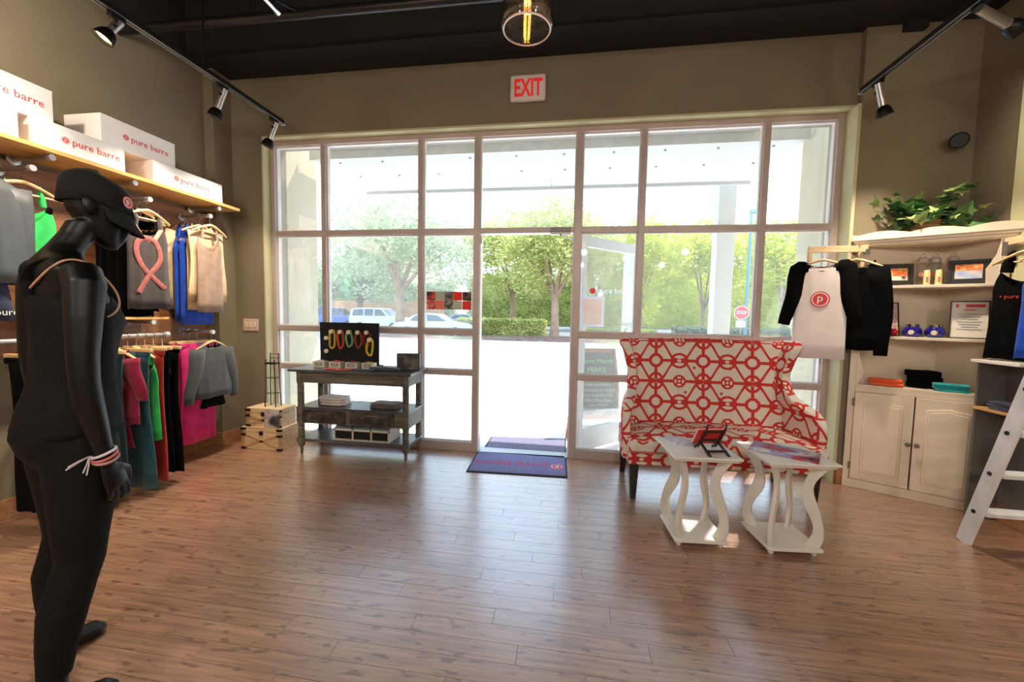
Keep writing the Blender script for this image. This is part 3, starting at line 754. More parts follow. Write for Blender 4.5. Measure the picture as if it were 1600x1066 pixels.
# ------------------------------------------------------------------ settee in red trellis print
def trellis():
    m, n, l, p = nt('red_trellis_fabric')
    def M(op, a, b=None, c=None):
        nd = n.new('ShaderNodeMath'); nd.operation = op
        for k, x in enumerate((a, b, c)):
            if x is None: continue
            if isinstance(x, (int, float)): nd.inputs[k].default_value = x
            else: l.new(x, nd.inputs[k])
        return nd.outputs[0]
    uv = n.new('ShaderNodeTexCoord'); sp3 = n.new('ShaderNodeSeparateXYZ'); sn = n.new('ShaderNodeSeparateXYZ'); sp = n.new('ShaderNodeCombineXYZ')
    l.new(uv.outputs['Object'], sp3.inputs[0]); l.new(uv.outputs['Normal'], sn.inputs[0])
    ax, ay, az = (M('ABSOLUTE', sn.outputs[k]) for k in range(3))
    side = M('GREATER_THAN', ax, M('MULTIPLY', M('MAXIMUM', ay, az), 1.15)); top_ = M('GREATER_THAN', az, M('MAXIMUM', ax, ay))
    uu_ = M('ADD', M('MULTIPLY', side, M('ADD', sp3.outputs[1], 0.1)), M('MULTIPLY', M('SUBTRACT', 1.0, side), sp3.outputs[0]))
    vv_ = M('ADD', M('MULTIPLY', top_, M('ADD', sp3.outputs[1], 0.12)), M('MULTIPLY', M('SUBTRACT', 1.0, top_), M('ADD', sp3.outputs[2], 0.03)))
    sep_uv = n.new('ShaderNodeSeparateXYZ'); l.new(uu_, sp.inputs[0]); l.new(vv_, sp.inputs[1]); l.new(sp.outputs[0], sep_uv.inputs[0])
    a, b = 0.375, 0.335
    # fold into a quarter cell: A ring at the origin, B medallion at (a/2, b/2)
    x = M('PINGPONG', M('ABSOLUTE', sep_uv.outputs[0]), a / 2); y = M('PINGPONG', M('ABSOLUTE', sep_uv.outputs[1]), b / 2)
    def dist(cx, cy, sx=1.0, sy=1.0):
        dx = M('MULTIPLY', M('SUBTRACT', x, cx), sx); dy = M('MULTIPLY', M('SUBTRACT', y, cy), sy)
        return M('SQRT', M('ADD', M('MULTIPLY', dx, dx), M('MULTIPLY', dy, dy)))
    def less(v, t): return M('LESS_THAN', v, t)
    def both(p_, q_): return M('MINIMUM', p_, q_)
    def either(*q_):
        r = q_[0]
        for z in q_[1:]: r = M('MAXIMUM', r, z)
        return r
    w = 0.0122
    dA, dB = dist(0, 0), dist(a / 2, b / 2)
    # octagonal ring round A
    oct_ = M('MAXIMUM', M('MAXIMUM', x, y), M('MULTIPLY', M('ADD', x, y), 0.7071))
    ringA = less(M('ABSOLUTE', M('SUBTRACT', oct_, 0.044)), w)
    barx = both(less(y, w), M('GREATER_THAN', x, 0.044)); bary = both(less(x, w), M('GREATER_THAN', y, 0.044))
    # curved lattice ribbons between the knots
    s1 = M('ADD', M('DIVIDE', x, a / 2), M('DIVIDE', y, b / 2))
    rib = less(M('ABSOLUTE', M('MULTIPLY', M('SUBTRACT', s1, M('ADD', 1.0, M('MULTIPLY', M('SINE', M('MULTIPLY', x, 33.5)), 0.16))), 0.115)), w * 0.95)
    arcA = less(M('ABSOLUTE', M('SUBTRACT', dist(a / 2, 0, 1, 1.15), 0.062)), w * 0.9)
    arcB = less(M('ABSOLUTE', M('SUBTRACT', dist(0, b / 2, 1.15, 1), 0.062)), w * 0.9)
    # medallion with four white petals
    disc_ = less(dB, 0.052)
    pet1 = less(dist(a / 2 - 0.029, b / 2, 1.9, 1.0), 0.0165); pet2 = less(dist(a / 2, b / 2 - 0.029, 1.0, 1.9), 0.0165)
    core = less(dB, 0.010)
    med = both(disc_, M('SUBTRACT', 1.0, either(pet1, pet2, core)))
    cross = both(less(M('ABSOLUTE', M('SUBTRACT', y, b / 2)), w), less(dist(a / 2, b / 2), a / 2))
    red = either(ringA, barx, bary, rib, arcA, arcB)
    red = both(red, M('MAXIMUM', M('GREATER_THAN', dB, 0.052), 0.0))
    red = both(red, M('GREATER_THAN', oct_, 0.033))
    red = both(red, M('SUBTRACT', 1.0, less(dist(a / 2, 0, 1, 1.5), 0.017)))
    red = both(red, M('SUBTRACT', 1.0, less(dist(0, b / 2, 1.5, 1), 0.017)))
    red = either(red, both(cross, M('GREATER_THAN', dB, 0.05)))
    red = either(red, med)
    mx = n.new('ShaderNodeMixRGB'); mx.inputs['Color1'].default_value = (*lin((228, 218, 206)), 1); mx.inputs['Color2'].default_value = (*lin((204, 62, 56)), 1)
    l.new(red, mx.inputs['Fac']); l.new(mx.outputs[0], p.inputs['Base Color'])
    p.inputs['Roughness'].default_value = 0.9; p.inputs['Specular IOR Level'].default_value = 0.2
    no = n.new('ShaderNodeTexNoise'); no.inputs['Scale'].default_value = 500; b2 = n.new('ShaderNodeBump'); b2.inputs['Strength'].default_value = 0.15; b2.inputs['Distance'].default_value = 0.003
    l.new(uv.outputs['Object'], no.inputs['Vector']); l.new(no.outputs['Fac'], b2.inputs['Height']); l.new(b2.outputs[0], p.inputs['Normal'])
    return m
TREL = trellis()
sofa = root('settee', 'high wingback settee in white fabric with red trellis print before the window', 'settee', (1.085, 3.115, 0), math.radians(1.5))
def interp(tab, t):
    for (a, va), (b, vb) in zip(tab, tab[1:]):
        if t <= b:
            k = (t - a) / (b - a); k = k * k * (3 - 2 * k)
            return va + (vb - va) * k
    return tab[-1][1]
UVX = lambda co, nn: (co.x + 0.0, co.z + 0.03)
UVY = lambda co, nn: (co.y + 0.1, co.z + 0.065)
UVT = lambda co, nn: (co.x, co.y + 0.12) if abs(nn.z) > 0.5 else ((co.x, co.z + 0.03) if abs(nn.y) > abs(nn.x) else (co.y, co.z))
W_ = [(0.27, .66), (.45, .672), (.60, .675), (.74, .625), (.9, .615), (1.04, .65), (1.16, .70)]
FR = [(0.27, -.10), (.58, -.12), (.66, -.06), (.71, .08), (.78, .19), (.88, .235), (1.0, .225), (1.1, .205), (1.16, .235)]
BK = [(0.27, .36), (1.16, .455)]
for s in (-1, 1):
    def sidefn(a, b, s=s):
        z = 0.27 + b * 0.89
        yf, yb = interp(FR, z), interp(BK, z)
        y = yf + (yb - yf) * a
        x = interp(W_, z) - 0.05 * a * (z > 0.0) + (0.03 * (1 - a) if z < .7 else 0) * 1.0
        return (s * (x - 0.03), y, z)
    mb = MB().grid(sidefn, 8, 18)
    ob = mb.build('wing_arm', TREL, sofa, solid=0.075, sub=2, uvfn=UVY)
def backfn(a, b):
    z = 0.36 + b * 0.80
    w = interp(W_, z) - 0.06
    x = (2 * a - 1) * w
    y = interp(BK, z) - 0.045 - 0.05 * abs(2 * a - 1) ** 4
    return (x, y, z + 0.006 * math.cos(PI * (2 * a - 1)))
MB().grid(backfn, 20, 12).build('backrest', TREL, sofa, solid=0.10, sub=1, uvfn=UVX)
for j, zz in enumerate((0.72, 0.92)):
    for k in range(4):
        x = -0.42 + 0.28 * k + (0.07 if j else 0)
        MB().ell((x, interp(BK, zz) - 0.098, zz), .012, .006, .012, 10, 6).build('tuft_button', RED, sofa)
def cush(x0, x1, y0, y1, z0, z1, crown, nx=24, ny=12):
    def top(a, b):
        e = (1 - (2 * a - 1) ** 6) * (1 - (2 * b - 1) ** 6)
        return (x0 + (x1 - x0) * a, y0 + (y1 - y0) * b, z1 - 0.03 + (0.03 + crown * (1 - (2 * a - 1) ** 2) * (1 - (2 * b - 1) ** 2)) * min(1, e * 1.2))
    mb = MB().grid(top, nx, ny)
    # skirt of the cushion
    per = [(i / nx, 0) for i in range(nx)] + [(1, j / ny) for j in range(ny)] + [(1 - i / nx, 1) for i in range(nx)] + [(0, 1 - j / ny) for j in range(ny)]
    r1 = [top(*q) for q in per]; r0 = [(p[0], p[1], z0) for p in r1]
    mb.loft([r0, r1], cap=False)
    mb.add(r0, [tuple(range(len(r0)))])
    return mb
cush(-.66, .66, -.185, .31, .36, .475, .03).build('seat_cushion', TREL, sofa, uvfn=UVT, smooth=60)
MB().box(-.655, .655, -.165, .36, .262, .362).build('seat_rail', TREL, sofa, uvfn=UVT, bevel=0.012, seg=3)
PIPE = mat('red_piping', (206, 110, 96), 0.9)
MB().tube([(-.66, -.19, .366), (0, -.192, .366), (.66, -.19, .366)], .006).build('piping', PIPE, sofa)
DKW = wood('dark_espresso_wood', (30, 22, 20), (52, 38, 34), 0.35)
for sx in (-1, 1):
    for (yy_, lean) in ((-.12, -.01), (.33, .05)):
        mb = MB(); x = sx * .61
        mb.loft([[(x + i * .019, yy_ + lean + j * .019, 0) for i, j in ((-1, -1), (1, -1), (1, 1), (-1, 1))], [(x + i * .034, yy_ + j * .034, .275) for i, j in ((-1, -1), (1, -1), (1, 1), (-1, 1))]])
        mb.build('leg', DKW, sofa, bevel=0.003)

# ------------------------------------------------------------------ two white side tables with wavy legs
TW = mat('chalky_white_paint', (228, 222, 212), 0.5, 0, 0.04, 6)
def side_table(label, x, y, rz):
    t = root('side_table', label, 'side table', (x, y, 0), rz)
    H = 0.55
    MB().box(-.175, .175, -.175, .175, H - .03, H - .012).build('top_moulding', TW, t, bevel=0.006, seg=3)
    MB().box(-.19, .19, -.19, .19, H - .014, H).build('table_top', TW, t, bevel=0.005, seg=3)
    MB().box(-.15, .15, -.15, .15, .03, .05).build('bottom_shelf', TW, t, bevel=0.004)
    for sx in (-1, 1):
        for sy in (-1, 1):
            d = V((sx, sy, 0)).normalized(); w = V((-d.y, d.x, 0))
            outl, inl = [], []
            for k in range(25):
                f = k / 24
                c = 0.168 + 0.038 * math.sin(PI * 2 * f * 0.98 + PI * .15) * (1 if True else 0) + 0.03 * f
                hw = 0.024 + 0.010 * math.cos(2 * PI * f) ** 2
                z = .05 + f * (H - .08)
                outl.append((c + hw - .03, z)); inl.append((c - hw - .03, z))
            MB().prism(outl + inl[::-1], -w * 0.011, d, (0, 0, 1), w * 0.022).build('wavy_leg', TW, t, bevel=0.003, smooth=50)
            MB().lathe([(.008, 0), (.014, .006), (.016, .018), (.012, .03)], (sx * .118, sy * .118, 0), 10).build('bun_foot', TW, t)
    return t
t1 = side_table('white side table with wavy legs carrying the small black book easel', 0.765, 2.515, math.radians(4))
t2 = side_table('white side table with wavy legs carrying only loose magazines', 1.262, 2.52, math.radians(5))
# magazines and easel
mg = photo('magazine_cover', [(60, 60, 90), (206, 60, 60), (150, 150, 196), (230, 224, 226), (222, 70, 64)], 9, seed=7)
mg2 = photo('magazine_cover_pale', [(120, 130, 190), (226, 222, 226), (190, 190, 214), (240, 238, 236)], 9, seed=9)
def mag(name, label, x, y, z, rz, material, w=.21, h=.27, th=.004, group=None):
    t = root(name, label, 'magazine', (x, y, z), rz, group)
    MB().box(-w / 2, w / 2, -h / 2, h / 2, 0, th * .8).build('pages', mat('paper_white', (236, 232, 226), 0.7, var=0.02), t, smooth=0)
    MB().grid(lambda a, b: (-w / 2 + w * a, -h / 2 + h * b, th * .8 + .003 * math.sin(PI * a)), 6, 2).build('cover', material, t, solid=0.0008)
    return t
mag('magazine', 'pale blue and white leaflet lying behind the black book easel', .70, 2.60, .55, .5, mg2, .15, .2)
mag('open_magazine', 'red magazine spread open on the side table without an easel', 1.255, 2.52, .55, -.55, mg, .34, .24)
es = root('book_easel', 'small black wooden folding easel standing on the side table', 'easel', (.83, 2.44, .55), math.radians(12))
BW = mat('black_lacquer', (28, 26, 27), 0.35)
for s in (-.055, .055):
    MB().tube([(s, .055, .018), (s, .03, .05), (s, -.03, .14), (s, -.045, .175)], [.007, .007, .006, .004], 8).build('upright', BW, es)
    MB().bar((s, .035, .05), (s, -.085, .0), .012, .012).build('rear_leg', BW, es)
    MB().bar((s, .05, .03), (s, .09, .004), .012, .012).build('front_leg', BW, es)
for y_, z_ in ((-.019, .125), (-.045, .02), (.02, .065)):
    MB().bar((-.06, y_, z_), (.06, y_, z_), .009, .012).build('crossbar', BW, es)
bk = root('display_book', 'red and black covered book propped on the small easel', 'book', (.83, 2.44, .55), math.radians(12))
uu, vv = V((1, 0, 0)), V((0, -.53, .848)); ww = uu.cross(vv)
MB().obox((-.01, .02, .09), uu, vv, ww, .17, .115, .008).build('pages', mat('paper_white', (0, 0, 0)), bk, smooth=0)
MB().obox((-.01, .02, .09) + 0 * ww if False else tuple(V((-.01, .02, .09)) + ww * .0055), uu, vv, ww, .172, .118, .003).build('cover', photo('book_cover', [(28, 26, 26), (200, 44, 40), (222, 60, 52)], 7, 1, 3.0), bk, smooth=0)
MB().obox(tuple(V((-.01, .02, .09)) - ww * .0055), uu, vv, ww, .172, .118, .003).build('cover', MATS['book_cover'], bk, smooth=0)

# ------------------------------------------------------------------ weathered console table
GW = wood('weathered_grey_wood', (74, 70, 60), (128, 122, 108), 0.6, (1, 14, 14), 3.5)
TOPW = wood('dark_table_top', (62, 64, 68), (98, 100, 104), 0.28, (1, 12, 12), 3.0, 0.04)
con = root('console_table', 'weathered grey wooden console table with spool legs and two lower shelves', 'console table', (-1.955, 3.485, 0))
MB().box(-2.545, -1.365, 3.275, 3.69, .777, .80).build('table_top', TOPW, con, world=True, bevel=0.005, seg=3)
MB().box(-2.485, -1.405, 3.315, 3.335, .675, .777).build('apron', GW, con, world=True, bevel=0.003)
MB().box(-2.485, -1.405, 3.635, 3.655, .675, .777).build('apron', GW, con, world=True, bevel=0.003)
for x in (-2.485, -1.425):
    MB().box(x, x + .02, 3.335, 3.635, .675, .777).build('apron', GW, con, world=True, bevel=0.003)
MB().box(-2.49, -1.40, 3.31, 3.66, .435, .45).build('middle_shelf', TOPW, con, world=True, bevel=0.003)
for y0 in (3.312, 3.638):
    MB().box(-2.49, -1.40, y0, y0 + .02, .30, .435).build('drawer_rail', GW, con, world=True, bevel=0.003)
for x in (-2.49, -1.42):
    MB().box(x, x + .02, 3.332, 3.638, .30, .435).build('drawer_rail', GW, con, world=True, bevel=0.003)
MB().box(-2.49, -1.40, 3.31, 3.66, .125, .155).build('bottom_shelf', TOPW, con, world=True, bevel=0.003)
for x in (-2.455, -1.435):
    for y in (3.335, 3.635):
        prof = [(.006, 0), (.012, .01), (.015, .035), (.013, .06), (.024, .08), (.03, .1), (.033, .12), (.033, .165)]
        z = .17
        while z < .295:
            prof += [(.026, z), (.031, z + .008)]; z += .016
        prof += [(.033, .30), (.033, .45)]
        z = .455
        while z < .665:
            prof += [(.026, z), (.031, z + .008)]; z += .016
        prof += [(.033, .675), (.033, .777)]
        MB().lathe(prof, (x, y, 0), 16).build('spool_leg', GW, con, world=True, smooth=50)
# dark drawer fronts in the middle rail
DARKF = photo('dark_drawer_face', [(30, 28, 28), (58, 54, 50), (96, 90, 84)], 14, 4, 2.0)
for (a, b) in ((-2.42, -2.0), (-1.95, -1.53)):
    d = MB().box(a, b, 3.300, 3.313, .312, .428).build('drawer', DARKF, con, world=True, bevel=0.002)
    MB().box((a + b) / 2 - .06, (a + b) / 2 + .06, 3.288, 3.300, .40, .408).build('drawer_pull', STEEL, d, world=True)

# display board with headbands
bd = root('headband_board', 'black upright display board hung with headbands on white knobs', 'display board', (-2.10, 3.56, .80))
BLKB = mat('black_board_felt', (24, 23, 24), 0.9, 0, 0.15, 20)
MB().box(-.30, .30, -.012, .012, 0.0, .425).build('panel', BLKB, bd, bevel=0.003)
MB().box(-.30, -.24, .012, .09, 0.0, .02).build('foot', BLKB, bd); MB().box(.24, .30, .012, .09, 0.0, .02).build('foot', BLKB, bd)
KN = mat('ivory_knob', (232, 220, 196), 0.35, var=0.03)
knobs = [(-.165, .335), (-.075, .335), (.015, .335), (.105, .335), (.195, .335), (.235, .27), (-.215, .275), (-.215, .15)]
for ki, (x, z) in enumerate(knobs):
    fo = .022 if ki == 5 else 0.0
    kb = MB(); kb.tube([(x, -.012, z), (x, -.033 - fo, z), (x, -.037 - fo, z), (x, -.05 - fo, z), (x, -.053 - fo, z)], [.008, .008, .02, .02, .012], 14); kb.build('knob', KN, bd)
hb = [('yellow fabric headband hung on the top knob row', (206, 176, 70), -.165, .335, .2), ('orange red fabric headband hung beside the yellow one', (206, 84, 48), -.075, .335, .2), ('green and pink patterned headband hung between two red ones', (120, 170, 120), .015, .335, .18),
      ('rust red patterned headband hung beside the green one', (150, 64, 52), .105, .335, .19), ('dark maroon headband partly behind the low yellow one', (122, 40, 36), .195, .335, .18), ('bright yellow headband hung lower than the others', (224, 190, 60), .235, .27, .19)]
for k, (lb, c, x, z, L) in enumerate(hb):
    h_ = root('headband', lb, 'headband', (-2.10 + x, 3.56, .80 + z), group='headbands on the black display board')
    rings = []
    for q_ in range(28):
        a = 2 * PI * q_ / 28
        wx = .030 * (1 + .12 * math.sin(k * 2 + a)); cz = .0155 - .086 * L / .2; fo = .022 if k == 5 else 0.0
        px, pz = wx * math.sin(a) + .004 * math.sin(3 * a + k), cz + .086 * L / .2 * math.cos(a)
        nx_, nz_ = math.sin(a), math.cos(a)
        rings.append([(px + nx_ * i * .0085, -.025 - fo + j * .008, pz + nz_ * i * .0085) for i, j in ((-1, -1), (1, -1), (1, 1), (-1, 1))])
    rings.append(rings[0])
    MB().loft(rings, cap=False).build('band', fabric('headband_cloth_%d' % k, c), h_, smooth=60)
# four small labelled boxes in front of the board
BXW = mat('box_white_card', (224, 216, 200), 0.6, var=0.04)
for k, (x, c, lb) in enumerate(((-.262, (196, 170, 190), 'small white label box holding lilac bands'), (-.098, (196, 62, 60), 'small white label box holding bright red bands'), (.068, (150, 52, 56), 'small white label box holding dark red bands'), (.232, (196, 186, 70), 'small white label box holding yellow green bands'))):
    b_ = root('label_box', lb + ' before the headband board', 'box', (-2.10 + x, 3.50, .80), group='label boxes before the headband board')
    hm = MB()
    hm.box(-.06, .06, -.035, -.031, 0, .055); hm.box(-.06, .06, .031, .035, 0, .055); hm.box(-.06, -.056, -.031, .031, 0, .055); hm.box(.056, .06, -.031, .031, 0, .055); hm.box(-.056, .056, -.031, .031, 0, .004)
    hm.build('box_body', BXW, b_, smooth=0)
    fr = MB(); fr.box(-.03, .03, -.039, -.035, .018, .022); fr.box(-.03, .03, -.039, -.035, .038, .042); fr.box(-.032, -.028, -.039, -.035, .018, .042); fr.box(.028, .032, -.039, -.035, .018, .042); fr.build('label_holder', BLACK_MET, b_, smooth=0)
    MB().grid(lambda a, b: (-.05 + .1 * a, -.027 + .054 * b, .05 + .016 * math.sin(PI * a) * math.sin(PI * b) + .004 * math.sin(20 * a)), 8, 5).build('contents', fabric('bands_%d' % k, c), b_, solid=0.004)
# folded things on the top, black picture block
def pile(name, label, x, y, z, w, d, h, material, cat='folded clothes', n=3, rz=0.0, group=None, seed=0):
    t = root(name, label, cat, (x, y, z), rz, group)
    rnd = random.Random(seed); zz = 0
    for k in range(n):
        hh = h / n; ww_, dd_ = w * rnd.uniform(.88, 1), d * rnd.uniform(.88, 1); ox, oy = rnd.uniform(-.01, .01), rnd.uniform(-.01, .01); ph_ = rnd.uniform(0, 6)
        rings = []
        for i in range(9):
            f = i / 8; e = 1.0 if 1 < i < 7 else (.97 if 0 < i < 8 else .8)
            ring = []
            for j in range(14):
                a = 2 * PI * j / 14; yy2 = math.cos(a); z2 = math.sin(a)
                ring.append((ox + (f - .5) * ww_, oy + dd_ / 2 * e * (abs(yy2) ** .5) * (1 if yy2 > 0 else -1), max(0.0, zz + hh / 2 + hh / 2 * e * (abs(z2) ** .6) * (1 if z2 > 0 else -1) * (1 + .16 * math.sin(9 * f + ph_ + yy2 * 3) + .10 * math.sin(23 * f + ph_ * 2 - yy2 * 5)))))
            rings.append(ring)
        MB().loft(rings).build('folded_layer', material, t, smooth=70)
        zz += hh * .96
    return t
pile('folded_sweater', 'grey knitted top laid flat on the console table', -1.66, 3.40, .80, .30, .10, .035, fabric('charcoal_knit', (84, 84, 88)), n=1, seed=3)
rb = root('ribbon_belt', 'thin coral and blue fabric belt lying before the label boxes', 'belt', (-1.98, 3.313, .80))
MB().tube([(-.22 + .03 * k, .02 * math.sin(k * .9), .006 + .006 * abs(math.sin(k * 1.3))) for k in range(10)], .009, 8, flat=1.6, up=(0, 0, 1)).build('band', fabric('coral_cloth', (222, 96, 84)), rb)
MB().tube([(.04 + .03 * k, .02 * math.cos(k * .9), .007 + .008 * abs(math.sin(k * 1.1))) for k in range(8)], .010, 8, flat=1.6, up=(0, 0, 1)).build('tail', fabric('slate_blue_cloth', (70, 92, 122)), rb)
pb = root('picture_block', 'black photo block with faint portraits standing on the console end', 'picture', (-1.475, 3.50, .80), math.radians(8))
MB().box(-.105, .105, -.035, .035, 0, .155).build('block', mat('charcoal_block', (58, 56, 54), 0.5), pb, bevel=0.004)
MB().box(-.095, .095, -.0365, -.035, .01, .145).build('print', photo('dark_portraits', [(30, 29, 28), (66, 64, 60), (110, 104, 96)], 16, 3, 6.0), pb, smooth=0)
pile('folded_clothes', 'folded white shirts stacked on the console middle shelf', -2.2, 3.47, .45, .24, .2, .085, fabric('white_cotton', (226, 214, 208)), n=3, seed=5)
pile('folded_scarf', 'folded grey shirt on the console middle shelf', -1.68, 3.47, .45, .27, .18, .05, fabric('grey_cotton', (112, 106, 104)), n=2, seed=6)
og = root('drawer_organizer', 'white three slot organizer with a slanted glass top on the bottom shelf', 'organizer', (-1.86, 3.43, .155))
OW = mat('organizer_white', (220, 212, 202), 0.5, var=0.03)
MB().box(-.27, .27, -.1, .13, 0, .012).build('base', OW, og)
for x in (-.27, -.09, .09, .256):
    MB().prism([(-.1, .012), (.13, .012), (.13, .165), (.05, .165), (-.1, .105)], (x, 0, 0), (0, 1, 0), (0, 0, 1), (.014, 0, 0)).build('divider', OW, og, smooth=0)
MB().box(-.27, .27, -.1, -.088, .09, .108).build('front_rail', OW, og, smooth=0); MB().box(-.27, .27, .12, .13, .012, .165).build('rear_panel', OW, og, smooth=0)
for x in (-.256, -.076, .104):
    MB().box(x, x + .152, -.092, -.086, .018, .09).build('dark_insert', BLKB, og, smooth=0)
    MB().add([(x, -.098, .109), (x + .152, -.098, .109), (x + .152, .05, .167), (x, .05, .167)], [(0, 1, 2, 3)]).build('glass_lid', mat('green_tint_glass', (150, 172, 164), 0.1, 0.2), og, smooth=0, solid=0.004)
    MB().lathe([(.004, 0), (.008, .008), (.004, .014)], (x + .076, -.08, .115), 10).build('lid_knob', STEEL, og)

# ------------------------------------------------------------------ track lights, pipe, pendant
WARM = (1.0, 0.85, 0.66)
BULB = mat('warm_bulb', (255, 214, 150), 0.4, var=0.02, emit=9.0)
SILV = mat('lamp_silver', (176, 172, 170), 0.3, 0.9, 0.03)
def track(label, x, y0, y1, z):
    t = root('light_track', label, 'light track', (x, (y0 + y1) / 2, z))
    MB().box(x - .018, x + .018, y0, y1, z, z + .034).build('rail', mat('track_black', (44, 42, 41), 0.35, 0.6), t, world=True, bevel=0.003)
    for s in (-1, 1):
        MB().box(x + s * .013 - .003, x + s * .013 + .003, y0, y1, z - .003, z).build('rail_lip', SILV, t, world=True)
    MB().box(x - .02, x + .02, y1, y1 + .02, z - .004, z + .036).build('end_cap', SILV, t, world=True)
    for y in (y1 - .75, y1 - 2.2, y1 - 3.6):
        MB().cyl((x, y, z + .034), (x, y, 4.3), .006, n=8).build('hanger_rod', BLACK_MET, t, world=True)
    return t
TZ = 2.95
track('long black light track hung along the clothes display side', -2.54, -3.2, 3.27, TZ)
track('long black light track hung along the corner cabinet side', 2.0, -3.2, 3.29, TZ)
def spot_lamp(label, x, y, aim, power, stem_len=.12, lens=1.0, lit=True, wide=85):
    t = root('track_lamp', label, 'track lamp', (x, y, TZ))
    MB().box(-.014, .014, -.04, .04, -.03, 0).build('adapter', BLACK_MET, t, bevel=0.003)
    d = (V(aim) - V((x, y, TZ - .09))).normalized()
    j = V((0, 0, -.055))
    MB().cyl((0, 0, -.03), tuple(j), .009, n=10).build('swivel', BLACK_MET, t)
    side = d.cross(V((0, 0, 1))).normalized()
    st0 = j + side * .012; st1 = st0 + d * stem_len
    MB().cyl(tuple(st0 - d * .03), tuple(st1), .021, n=16).build('stem', SILV, t)
    MB().cyl(tuple(st0 - side * .02 + d * .02), tuple(st0 - side * .034 + d * .02), .008, n=10).build('thumb_screw', BLACK_MET, t)
    pr = [(.022, 0), (.034, .012), (.043, .035), (.047, .06), (.048, .066)]
    q = d.to_track_quat('Z', 'Y')
    rings = [[st1 + q @ V((r * math.cos(2 * PI * k / 18), r * math.sin(2 * PI * k / 18), h)) for k in range(18)] for r, h in pr + [(.043, .066), (.038, .045)]]
    MB().loft(rings, cap=False).build('shade', BLACK_MET, t)
    e = st1 + d * .047
    a, b = q @ V((1, 0, 0)), q @ V((0, 1, 0))
    disc(MB(), e, a, b, 0, .04, 0.0, 18).build('bulb', BULB, t, flip=False)
    if lit:
        ld = bpy.data.lights.new('spot', 'SPOT'); ld.energy = power * LAMP; ld.spot_size = math.radians(wide); ld.spot_blend = 0.9; ld.color = WARM; ld.shadow_soft_size = 0.035
        lo = bpy.data.objects.new('spot', ld); col.objects.link(lo); lo.parent = t; lo.location = st1 + d * .07
        lo.rotation_euler = (-d).to_track_quat('Z', 'Y').to_euler()
    return t
spot_lamp('lit track lamp turned towards the shop with a glowing lens', -2.54, 1.98, (-3.0, 1.2, 1.3), 90, .05, wide=120)
spot_lamp('lit track lamp aimed at the white boxes on the wooden shelf', -2.54, 2.66, (-3.2, 2.45, 1.0), 100, wide=90)
spot_lamp('track lamp nearest the front window aimed at the hanging tops', -2.54, 3.17, (-3.15, 3.0, 1.2), 90, wide=90)
spot_lamp('track lamp at the track end aimed at the corner cabinet', 2.0, 3.14, (2.55, 3.3, 1.1), 90)
spot_lamp('track lamp pointing across towards the side wall beside the corner cabinet', 2.0, 2.45, (3.0, 2.75, 2.55), 35, .16)
for y in (1.1, 0.0, -1.2, -2.4):  # unseen lamps added along both tracks to brighten walls and room
    spot_lamp('added unseen track lamp washing the wall behind the mannequin', -2.54, y, (-3.44, y + .5, 2.75 if y > -.5 else 1.4), 58 if y > -.5 else 90, wide=120).__setitem__('group', 'track lamps added out of view')
    spot_lamp('added unseen track lamp aimed at the side wall beyond the stepladder', 2.0, y + .2, (2.7, y + .1, 1.0), 90).__setitem__('group', 'track lamps added out of view')
sp_ = root('sprinkler_pipe', 'black sprinkler pipe crossing under the ceiling', 'pipe', (-1.7, 2.72, 3.42))
MB().cyl((-3.45, 2.70, 3.42), (2.9, 2.76, 3.42), .033, n=16).build('pipe', mat('black_pipe', (38, 37, 36), 0.35, 0.5), sp_, world=True)
for x in (-2.35, -.2, 1.6):
    MB().cyl((x, 2.72, 3.45), (x, 2.72, 4.3), .006, n=8).build('hanger_rod', BLACK_MET, sp_, world=True)
ct = root('conduit_stub', 'short bright metal conduit stub hung beside the black pipe', 'conduit', (-1.95, 2.4, 3.3))
MB().cyl((-1.985, 2.22, 3.31), (-1.98, 2.52, 3.30), .018, n=12).build('tube', CHROME, ct, world=True)
for y in (2.22, 2.37, 2.52):
    MB().cyl((-1.983, y - .012, 3.305), (-1.983, y + .012, 3.305), .024, n=12).build('coupling', CHROME, ct, world=True)
MB().cyl((-1.984, 2.27, 3.32), (-1.984, 2.27, 4.3), .008, n=8).build('hanger_rod', BLACK_MET, ct, world=True)
MB().tube([(-1.983, 2.46, 3.305), (-1.975, 2.5, 3.36), (-1.96, 2.68, 3.42)], .01, 8).build('branch', BLACK_MET, ct, world=True)
